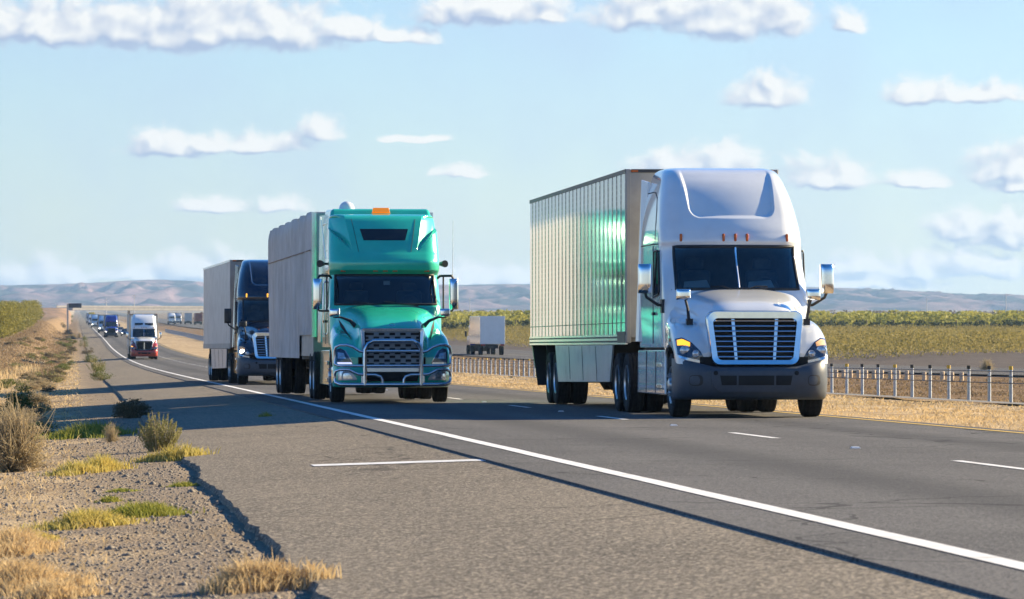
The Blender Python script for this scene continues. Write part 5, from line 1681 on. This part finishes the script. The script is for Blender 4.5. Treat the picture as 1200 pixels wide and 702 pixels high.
def blades(P, h, w, lean, r):
    """bent grass blades, two quads each: roots P (n,3), heights h, widths w"""
    n = len(P)
    a = r.uniform(0, 2 * np.pi, n); la = r.uniform(0, 2 * np.pi, n)
    side = np.stack([np.cos(a), np.sin(a), np.zeros(n)], 1) * w[:, None]
    ln = np.stack([np.cos(la), np.sin(la), np.zeros(n)], 1) * (h * lean * r.uniform(.2, 1.0, n))[:, None]
    up = np.stack([np.zeros(n), np.zeros(n), h], 1)
    m = P + up * .55 + ln * .35
    t = P + up * r.uniform(.75, 1.0, n)[:, None] + ln
    V = np.stack([P - side, P + side, m + side * .8, m - side * .8, t + side * .15, t - side * .15], 1)
    base = np.arange(n)[:, None] * 6
    F = np.concatenate([base + np.array([[0, 1, 2, 3]]), base + np.array([[3, 2, 4, 5]])], 0)
    return V.reshape(-1, 3), F

def leaves(P, size, r, flat=.0):
    n = len(P)
    d = r.normal(size=(n, 3)); d[:, 2] *= (1 - flat); d /= np.linalg.norm(d, axis=1)[:, None]
    e = np.cross(d, r.normal(size=(n, 3))); e /= np.linalg.norm(e, axis=1)[:, None] + 1e-9
    s = (size * r.uniform(.6, 1.3, n))[:, None]
    V = np.stack([P - d * s, P - e * s * .45, P + d * s, P + e * s * .45], 1)
    F = np.arange(n * 4).reshape(n, 4)
    return V.reshape(-1, 3), F

def join(parts):
    Vs, Fs, o = [], [], 0
    for V, F in parts:
        Vs.append(V); Fs.append(F + o); o += len(V)
    return np.concatenate(Vs), np.concatenate(Fs)

def stems(P0, P1, w, r, seg=3, wob=.12):
    """thin crossed ribbons from P0 to P1"""
    n = len(P0)
    d = P1 - P0
    L = np.linalg.norm(d, axis=1)[:, None]
    parts = []
    for c in range(2):
        e = np.cross(d, r.normal(size=(n, 3))); e /= np.linalg.norm(e, axis=1)[:, None] + 1e-9
        pts = []
        for k in range(seg + 1):
            f = k / seg
            q = P0 + d * f + e * L * wob * math.sin(f * math.pi) * .5
            ww = w * (1 - .7 * f)
            s = np.cross(d, e); s /= np.linalg.norm(s, axis=1)[:, None] + 1e-9
            pts.append(q - s * ww); pts.append(q + s * ww)
        V = np.stack(pts, 1)
        b = np.arange(n)[:, None] * (2 * (seg + 1))
        F = np.concatenate([b + np.array([[2 * k, 2 * k + 1, 2 * k + 3, 2 * k + 2]]) for k in range(seg)], 0)
        parts.append((V.reshape(-1, 3), F))
    return join(parts)

def plant(name, label, cat, loc, group=None):
    root = empty(name, loc)
    return tag(root, label, cat, group)

def bush(label, loc, w, h, kind, seed=1, group=None, small=False):
    """kinds: tumble (bare brown twigs), feather (upright leafy spikes), green (dense leaves), brown (dark dense)"""
    r = np.random.default_rng(seed)
    root = plant('bush', label, 'bush', loc, group)
    k = .35 if small else 1.0
    if kind == 'tumble':
        n = int(520 * k)
        th = r.uniform(0, 2 * np.pi, n); el = r.uniform(.05, 1.45, n)
        D = np.stack([np.cos(th) * np.cos(el) * w / 2, np.sin(th) * np.cos(el) * w / 2, np.sin(el) * h], 1) * r.uniform(.55, 1.12, n)[:, None]
        P0 = D * r.uniform(0, .15, n)[:, None]
        a = stems(P0, D, w * .006, r, 4, .3)
        m = int(1500 * k)
        i = r.integers(0, n, m); f = r.uniform(.4, .95, m)[:, None]
        Q0 = D[i] * f
        Q1 = Q0 + r.normal(size=(m, 3)) * np.array([w, w, h * .8]) * .085 + np.array([0, 0, h * .05])
        b = stems(Q0, Q1, w * .0045, r, 2, .3)
        q = int(70 * k)
        i = r.integers(0, n, q)
        L0 = D[i] * .3
        c_ = stems(L0, L0 + (D[i] + r.normal(size=(q, 3)) * w * .1) * r.uniform(.8, 1.15, q)[:, None], w * .006, r, 4, .25)
        np_mesh('twigs', *join([a, b, c_]), M['twig'], root)
        m = int(1300 * k)
        i = r.integers(0, len(Q1), m)
        np_mesh('seed_heads', *leaves(Q1[i] + r.normal(size=(m, 3)) * w * .01, np.full(m, w * .012), r), M['twig'], root)['kind'] = 'stuff'
    elif kind == 'feather':
        n = int(64 * k) + 8
        th = r.uniform(0, 2 * np.pi, n); rad = np.sqrt(r.uniform(0, 1, n))
        P0 = np.stack([np.cos(th) * rad * w * .22, np.sin(th) * rad * w * .22, np.zeros(n)], 1)
        P1 = np.stack([np.cos(th) * rad * w * .5, np.sin(th) * rad * w * .5, h * (1.08 - .5 * rad ** 2) * r.uniform(.72, 1.08, n)], 1)
        np_mesh('stems', *stems(P0, P1, w * .008, r, 3, .15), M['twig'], root)
        m = int(5200 * k)
        i = r.integers(0, n, m); f = r.uniform(.18, 1.02, m)[:, None]
        Q = P0[i] + (P1[i] - P0[i]) * f + r.normal(size=(m, 3)) * w * .028 * (1.25 - f)
        np_mesh('foliage', *leaves(Q, np.full(m, w * .022), r), M['sage'], root)
    else:
        n = int(50 * k) + 10
        th = r.uniform(0, 2 * np.pi, n); el = np.arcsin(r.uniform(0.05, 1, n))
        rr = r.uniform(.55, 1.0, n)
        C = np.stack([np.cos(th) * np.cos(el) * w * .42, np.sin(th) * np.cos(el) * w * .42, np.sin(el) * h * .88], 1) * rr[:, None]
        np_mesh('stems', *stems(C * 0, C, w * .008, r, 3, .2), M['twig'], root)
        m = int(4200 * k)
        i = r.integers(0, n, m)
        Q = C[i] + r.normal(size=(m, 3)) * np.array([w, w, h]) * .075
        Q[:, 2] = np.abs(Q[:, 2])
        np_mesh('foliage', *leaves(Q, np.full(m, w * .026), r), M['bushgreen' if kind == 'green' else 'brownbush'], root)
    return root

def tuft(name, label, loc, w, d, h, material, n, seed, lean=.7, group=None, bw=.006):
    """a clump of grass blades over an uneven patch w wide and d deep"""
    r = np.random.default_rng(seed)
    nc = max(5, int(9 * math.sqrt(w * d) / .5))                      # separate tussocks of different size inside the patch
    cc = np.clip(r.normal(size=(nc, 2)), -1.9, 1.9) * np.array([w, d]) * .23
    cs = r.uniform(.35, 1.0, nc) ** 1.5
    ci = r.choice(nc, n, p=cs / cs.sum())
    off = r.normal(size=(n, 2)) * (min(w, d) * .11 + .02) * (.5 + cs[ci])[:, None]
    xy = cc[ci] + off
    hk = .45 + .75 * cs[ci]
    z = np.array([surf(loc[0] + x, loc[1] + y) for x, y in xy]) - loc[2]
    P = np.stack([xy[:, 0], xy[:, 1], z], 1)
    e = 1 - .55 * np.clip((xy[:, 0] / w * 2) ** 2 + (xy[:, 1] / d * 2) ** 2, 0, 1)
    V, F = blades(P, h * e * hk * r.uniform(.35, 1.25, len(P)), np.full(len(P), bw), lean, r)
    o = np_mesh(name, V, F, M[material])
    o.location = loc
    tag(o, label, 'grass clump', group)
    return o

# -- right-hand median: flattened straw, one object nobody could count
def straw_field(name, X0, X1, Y0, Y1, n, hmin, hmax, material, seed, bw=.01, dens=None, lean=1.6):
    r = np.random.default_rng(seed)
    X = r.uniform(X0, X1, n)
    Y = Y0 * (Y1 / Y0) ** r.uniform(0, 1, n)
    keep = np.array([mnoise.noise((x * .45, y * .22, seed)) + .6 * mnoise.noise((x * 1.3, y * .8, seed + 3)) > r_ for x, y, r_ in zip(X, Y, r.uniform(-.5, .35, n))])
    X, Y = X[keep], Y[keep]
    if dens is not None:
        k = dens(X, Y, r); X, Y = X[k], Y[k]
    Z = ground(X, Y)
    sc = np.clip(Y / 70, .6, 4)                                     # blades grow coarser with distance
    V, F = blades(np.stack([X, Y, Z - .01], 1), r.uniform(hmin, hmax, len(X)), bw * sc, lean, r)
    o = np_mesh(name, V, F, M[material])
    o['kind'] = 'stuff'
    tag(o, None, None)
    return o
straw_field('dry_grass', 12.45, 19.9, 50, 420, 70000, .02, .075, 'straw', 11)['label'] = 'flattened straw coloured grass between the road and the cable barrier'
straw_field('dry_grass', 21.2, 37, 70, 420, 45000, .03, .12, 'strawdark', 12)['label'] = 'brown dry weeds in the median behind the cable barrier'
straw_field('dry_grass', -10, .2, 19, 560, 90000, .02, .10, 'straw', 13, dens=lambda X, Y, r: X < .55 - r.uniform(0, 1.6, len(X)))['label'] = 'pale dry grass covering the left verge'
straw_field('tall_dry_grass', -6.2, -2.2, 150, 420, 9000, .2, .8, 'straw', 14, bw=.007, lean=.5, dens=lambda X, Y, r: (np.abs(X + 4.0 - .8 * np.sin(Y * .05)) < r.uniform(0, .9, len(X))) & (np.sin(Y * .11) + np.sin(Y * .047 + 1) > .3))['label'] = 'tall pale reeds standing along the left ditch'
straw_field('gravel_weeds', -1.6, 1.1, 18, 140, 9000, .01, .05, 'strawdark', 15, bw=.004)['label'] = 'sparse dead stubble on the gravel verge'

straw_field('dry_grass', -9.5, -1.0, 260, 1050, 36000, .08, .34, 'strawdark', 16, bw=.006)['label'] = 'brownish dry grass on the far bank below the orchard'
# loose stones on the gravel verge
def stones():
    r = np.random.default_rng(21)
    n = 12000
    Y = 18 * (90 / 18) ** r.uniform(0, 1, n); X = r.uniform(-2.4, 1.2, n)
    Z = ground(X, Y)
    s = r.uniform(.006, .022, n) * np.where(r.uniform(size=n) < .04, 2.0, 1)
    oct_ = np.array([(1, 0, 0), (0, 1, 0), (-1, 0, 0), (0, -1, 0), (0, 0, .8), (0, 0, -.5)], float)
    J = oct_[None] * s[:, None, None] * r.uniform(.6, 1.3, (n, 6, 1))
    V = J + np.stack([X, Y, Z], 1)[:, None]
    t = np.array([(0, 1, 4), (1, 2, 4), (2, 3, 4), (3, 0, 4), (1, 0, 5), (2, 1, 5), (3, 2, 5), (0, 3, 5)])
    F = (np.arange(n)[:, None, None] * 6 + t[None]).reshape(-1, 3)
    m = mat('verge_stone', (0.19, 0.165, 0.135), .95, var=.4, vscale=9)
    o = np_mesh('gravel', V.reshape(-1, 3), F, m)
    o['kind'] = 'stuff'; o['label'] = 'loose grey brown gravel along the broken road edge'
stones()

def place_bush(px, py, wpx, hpx, kind, label, seed, small=False, group=None):
    q = at(px, py)
    s = FPX / q.y
    return bush(label, q, wpx / s, hpx / s, kind, seed, group, small)
place_bush(14, 553, 96, 76, 'tumble', 'large pale tumbleweed bush at the left margin, nearest of the verge', 31)
place_bush(22, 486, 44, 38, 'green', 'dark green rounded bush behind the large tumbleweed', 32)
place_bush(155, 490, 50, 26, 'brown', 'dark low bush lying in the truck shadow at the road edge', 33)
place_bush(186, 529, 56, 44, 'feather', 'olive feathery bush with upright leafy spikes beside the shoulder', 34)
place_bush(130, 518, 26, 22, 'tumble', 'small dry twiggy weed left of the feathery bush', 35, True)
place_bush(119, 446, 30, 19, 'green', 'bright green shrub nearest in the row on the shoulder edge', 36, True)
place_bush(113, 436, 28, 17, 'feather', 'olive shrub second in the row on the shoulder edge', 37, True)
place_bush(107, 425, 20, 15, 'green', 'small shrub third in the row on the shoulder edge', 38, True)
place_bush(99, 407, 14, 17, 'green', 'roundish green shrub farthest in the row on the shoulder edge', 39, True)
place_bush(103, 415, 16, 12, 'brown', 'tiny brown shrub between two green ones on the shoulder edge', 40, True)
place_bush(80, 377, 18, 10, 'green', 'wide dark green bush far off under the message sign', 41, True)
place_bush(80, 392, 14, 8, 'brown', 'brown shrub on the far verge below the dark bush', 42, True)
place_bush(85, 402, 12, 7, 'green', 'low green shrub in the far ditch', 43, True)
place_bush(84, 412, 14, 8, 'brown', 'reddish brown shrub in the dry ditch', 44, True)
place_bush(62, 442, 18, 9, 'brown', 'low grey green shrub on the straw verge', 45, True)
place_bush(67, 449, 18, 8, 'feather', 'olive shrub just in front of the low grey green one', 46, True)
place_bush(57, 420, 20, 8, 'brown', 'dark shrub in the straw, higher up the left verge', 47, True)
place_bush(84, 428, 12, 8, 'green', 'small green shrub between straw and gravel', 48, True)
place_bush(8, 452, 30, 9, 'green', 'bright low weed patch at the left margin behind the green bush', 49, True)
place_bush(73, 424, 14, 6, 'brown', 'flat brown weed in the straw near the gravel', 50, True)
place_bush(74, 384, 10, 7, 'brown', 'rusty weed far along the ditch', 51, True)
place_bush(93, 396, 7, 7, 'tumble', 'thin dry weed far along the gravel', 52, True)
place_bush(840, 0, 1, 1, 'tumble', '', 53) if False else None
q = at(1150, 433)
bush('reddish dry weed at the dirt edge beyond the median', atY(1157, 235), 1.15, .62, 'tumble', 54, None, True)

def place_tuft(px, py, wpx, hpx, depth, material, n, label, seed, lean=.7, bw=.006):
    q = at(px, py)
    s = FPX / q.y
    return tuft('grass_clump', label, q, wpx / s, depth, hpx / s, M and material, n, seed, lean, None, bw)
place_tuft(198, 540, 62, 19, .6, 'grassyellow', 1500, 'bright yellow grass clump in front of the feathery bush', 61)
place_tuft(312, 690, 128, 40, .45, 'straw', 3600, 'straw coloured grass clump at the bottom edge by the broken asphalt', 62, .8, .005)
place_tuft(84, 556, 52, 17, 1.2, 'grassyellow', 1300, 'yellow green grass clump beside the large tumbleweed', 63)
place_tuft(120, 552, 46, 19, 1.0, 'grassyellow', 1300, 'yellow green grass clump on the gravel, right of its twin', 64)
place_tuft(165, 604, 90, 15, 1.0, 'grassgreen', 2600, 'long low green grass patch on the gravel, right half', 65, .9)
place_tuft(100, 616, 90, 19, 1.1, 'grassyellow', 2400, 'low yellowing grass patch on the gravel, left half', 66, .9)
place_tuft(38, 634, 50, 16, .8, 'grassyellow', 1200, 'small yellowing grass patch near the lower left straw', 67)
place_tuft(104, 512, 88, 16, 3.5, 'grassgreen', 2400, 'dark green grass patch lying in the truck shadow', 68, .8, .009)
place_tuft(212, 570, 28, 6, .5, 'grassgreen', 300, 'tiny green weed at the broken asphalt edge', 69, 1.2)
place_tuft(138, 576, 34, 6, .6, 'grassgreen', 350, 'tiny green weed on the gravel above the long patch', 70, 1.2)
place_tuft(128, 588, 24, 8, .5, 'grassgreen', 260, 'small weed just above the long low patch', 71, 1.2)
place_tuft(312, 488, 14, 7, .5, 'grassgreen', 120, 'lone weed growing through the shaded shoulder', 72, .8)
place_tuft(16, 690, 110, 34, 1.3, 'straw', 4200, 'pale straw clump filling the lower left corner', 73, .9, .005)
place_tuft(14, 648, 80, 28, 1.8, 'straw', 2600, 'pale straw clump just above the lower left corner', 74, .9, .005)
place_tuft(60, 700, 70, 22, .6, 'straw', 1400, 'thin straw at the bottom margin right of the corner clump', 75, .9, .005)

# weeds dotted over the dry verge: four kinds, copied
wp = []
for i, kind in enumerate(('brown', 'tumble', 'green', 'feather')):
    wp.append(bush('low dry weed, one of many dotted over the straw verge left of the gravel', Vector((-3, 100 + i, surf(-3, 100 + i))), .9, .32, kind, 200 + i, 'weeds on the dry verge', True))
rw = np.random.default_rng(77)
first = set()
for k in range(170):
    y = 62 * (900 / 62) ** rw.uniform(0, 1)
    x = -.6 - (5.2 if y < 500 else 7.0) * rw.uniform(0, 1) ** 1.2
    i = int(rw.choice([0, 0, 1, 1, 2, 3]))
    if i not in first:
        o = wp[i]; first.add(i)
    else:
        o = wp[i].copy(); COL.objects.link(o)
        for ch in wp[i].children:
            c = ch.copy(); COL.objects.link(c); c.parent = o
    o.location = (x, y, surf(x, y))
    o.rotation_euler = (0, 0, rw.uniform(0, 6.28))
    s_ = rw.uniform(.45, 1.15) * (1 + y / 900)
    o.scale = (s_, s_, s_ * rw.uniform(.8, 1.2))

# -- orchard on the left: each tree its own object
def tree_meshes(h, w, n, seed, leaf, material, trunk=.9, name='orchard_tree'):
    r = np.random.default_rng(seed)
    m = 26
    C = []
    for k in range(m):
        a = r.uniform(0, 2 * np.pi); zz = r.uniform(.22, .95)
        rad = w / 2 * (1 - abs(zz - .5) ** 2 * 2.2) * math.sqrt(r.uniform(.15, 1))
        C.append((math.cos(a) * rad, math.sin(a) * rad, zz * h))
    C = np.array(C)
    i = r.integers(0, m, n)
    Q = C[i] + r.normal(size=(n, 3)) * np.array([w * .12, w * .12, h * .07])
    V, F = leaves(Q, np.full(n, leaf), r)
    me = bpy.data.meshes.new(name + '_crown')
    crown = np_mesh('crown', V, F, M[material])
    mb = MB().tube([(0, 0, -.2), (.05, .03, h * .25), (0, .05, h * .6)], [.13, .10, .04], 7)
    for c in C[:7]:
        mb.tube([(0.03, .03, h * .22), tuple(c * np.array([.5, .5, .7])), tuple(c)], [.06, .035, .012], 5)
    tr = obj('trunk', mb, M['bark'])
    return crown, tr

protos = [tree_meshes(4.5, 4.0, 1500, s, .17, 'orchard') for s in (81, 82, 83)]
def put_tree(i, x, y, sc, group, label):
    root = tag(empty('orchard_tree', (x, y, float(ground(x, y))), (0, 0, random.uniform(0, 6.28))), label, 'tree', group)
    root.scale = (sc, sc, sc * random.uniform(.94, 1.06))
    for src in protos[i]:
        c = src.copy()
        COL.objects.link(c)
        c.parent = root
    return root
k = 0
for row in range(3):
    y = 545 + row * 2
    while y < 1090:
        x = -10.6 - row * 5.0 + random.uniform(-.3, .3)
        fr = 'front row' if row == 0 else 'inner rows'
        put_tree(k % 3, x, y + random.uniform(-.5, .5), random.uniform(.9, 1.08), 'orchard trees left of the motorway', 'yellow green orchard tree in the planted rows left of the motorway')
        k += 1
        y += 6.5
for c, t in protos:
    for o in (c, t):
        bpy.data.objects.remove(o)

# -- orchards on the right: low vines, then taller trees behind
def mass(name, label, pts, per, leaf, hh, ww, material, seed):
    r = np.random.default_rng(seed)
    pts = np.asarray(pts)
    n = len(pts) * per
    P = np.repeat(pts, per, 0)
    hs = np.repeat(r.uniform(.78, 1.12, len(pts)), per)
    a = r.uniform(0, 2 * np.pi, n); rad = ww / 2 * np.sqrt(r.uniform(0, 1, n))
    zz = r.uniform(.04, 1, n) ** .8
    rad = rad * (1 - .55 * zz ** 2)
    Q = P + np.stack([np.cos(a) * rad, np.sin(a) * rad, zz * hh * hs], 1)
    V, F = leaves(Q, np.full(n, leaf), r)
    o = np_mesh(name, V, F, M[material])
    o['kind'] = 'stuff'; o['label'] = label
    return o
r = np.random.default_rng(5)
pts = []
for Y in np.arange(338, 760, 3.4):
    xmax = .235 * Y + 14
    X = 57.5
    while X < xmax:
        x = X + r.uniform(-.3, .3); y = Y + r.uniform(-.4, .4)
        pts.append((x, y, float(prof(y) + cnat(x, y))))
        X += 1.5 if Y < 420 else 2.2
mass('vineyard', 'olive and yellow crop rows beyond the opposite carriageway', pts, 60, .11, 1.75, 1.9, 'vine', 91)
pts = []
for Y in (800, 808, 816, 830, 850, 880, 920, 980, 1060):
    X = 58 + r.uniform(0, 3)
    while X < .235 * Y + 20:
        x, y = X + r.uniform(-.8, .8), Y + r.uniform(-2, 2)
        pts.append((x, y, float(prof(y) + cnat(x, y)) + .9))
        X += 4.2
tp = np.array(pts)
mass('far_orchard', 'tall green orchard in a band behind the crop rows', pts, 170, .34, 3.0, 4.6, 'fargreen', 92)
mb = MB()
for (x, y, z) in pts:
    mb.tube([(x, y, z - 1.4), (x, y, z + 1.6)], .13, 5)
obj('far_orchard_trunks', mb, M['bark'], bpy.data.objects['far_orchard'], smooth_angle=0)['kind'] = 'stuff'
und = []  # low foliage whose dark colour stands in for the orchard's shaded foot
for Y in (792, 796):
    X = 57
    while X < .235 * Y + 20:
        und.append((X + r.uniform(-.6, .6), Y + r.uniform(-1, 1), float(prof(Y) + cnat(X, Y))))
        X += 2.6 * r.uniform(.8, 1.25)
mass('shaded_understory', 'dark green undergrowth with painted shade along the foot of the tall orchard', und, 150, .3, 2.3, 3.6, 'understory_shade', 95)
pts = []
for Y in (1900, 1960, 2040, 2150, 2300):
    X = 66
    while X < .24 * Y:
        x, y = X + r.uniform(-2, 2), Y + r.uniform(-8, 8)
        pts.append((x, y, prof1(y)))
        X += 7
mass('far_woodland', 'brownish bare trees in the distance below the hills', pts, 60, .65, 4.6, 8.0, 'brownleaf', 93)
pts = []
for Y in (1480, 1500, 1530, 1570, 1620):
    X = 57
    while X < .09 * Y:
        x, y = X + r.uniform(-1, 1), Y + r.uniform(-4, 4)
        pts.append((x, y, prof1(y) + .4))
        X += 4
mass('far_thicket', 'dark thicket beyond the opposite carriageway behind the red container truck', pts, 90, .5, 4.2, 5, 'fargreen', 94)

# ------------------------------------------------------------------ air
def haze():
    x0, x1, y0, y1, z0, z1 = -4500, 5500, -900, 12500, -4.5, 150
    o = obj('haze', MB().box(x0, x1, y0, y1, z0, z1), None, smooth_angle=0)
    m = bpy.data.materials.new('haze_air')
    m.use_nodes = True
    nt = m.node_tree
    nt.nodes.clear()
    v = N(nt, 'ShaderNodeVolumePrincipled')
    v.inputs['Color'].default_value = (0.43, 0.68, 1.0, 1)
    v.inputs['Density'].default_value = HAZE
    v.inputs['Anisotropy'].default_value = 0.2
    out = N(nt, 'ShaderNodeOutputMaterial')
    nt.links.new(v.outputs[0], out.inputs['Volume'])
    o.data.materials.append(m)
    o['kind'] = 'stuff'; o['label'] = 'thin pale haze over the whole plain'
haze()
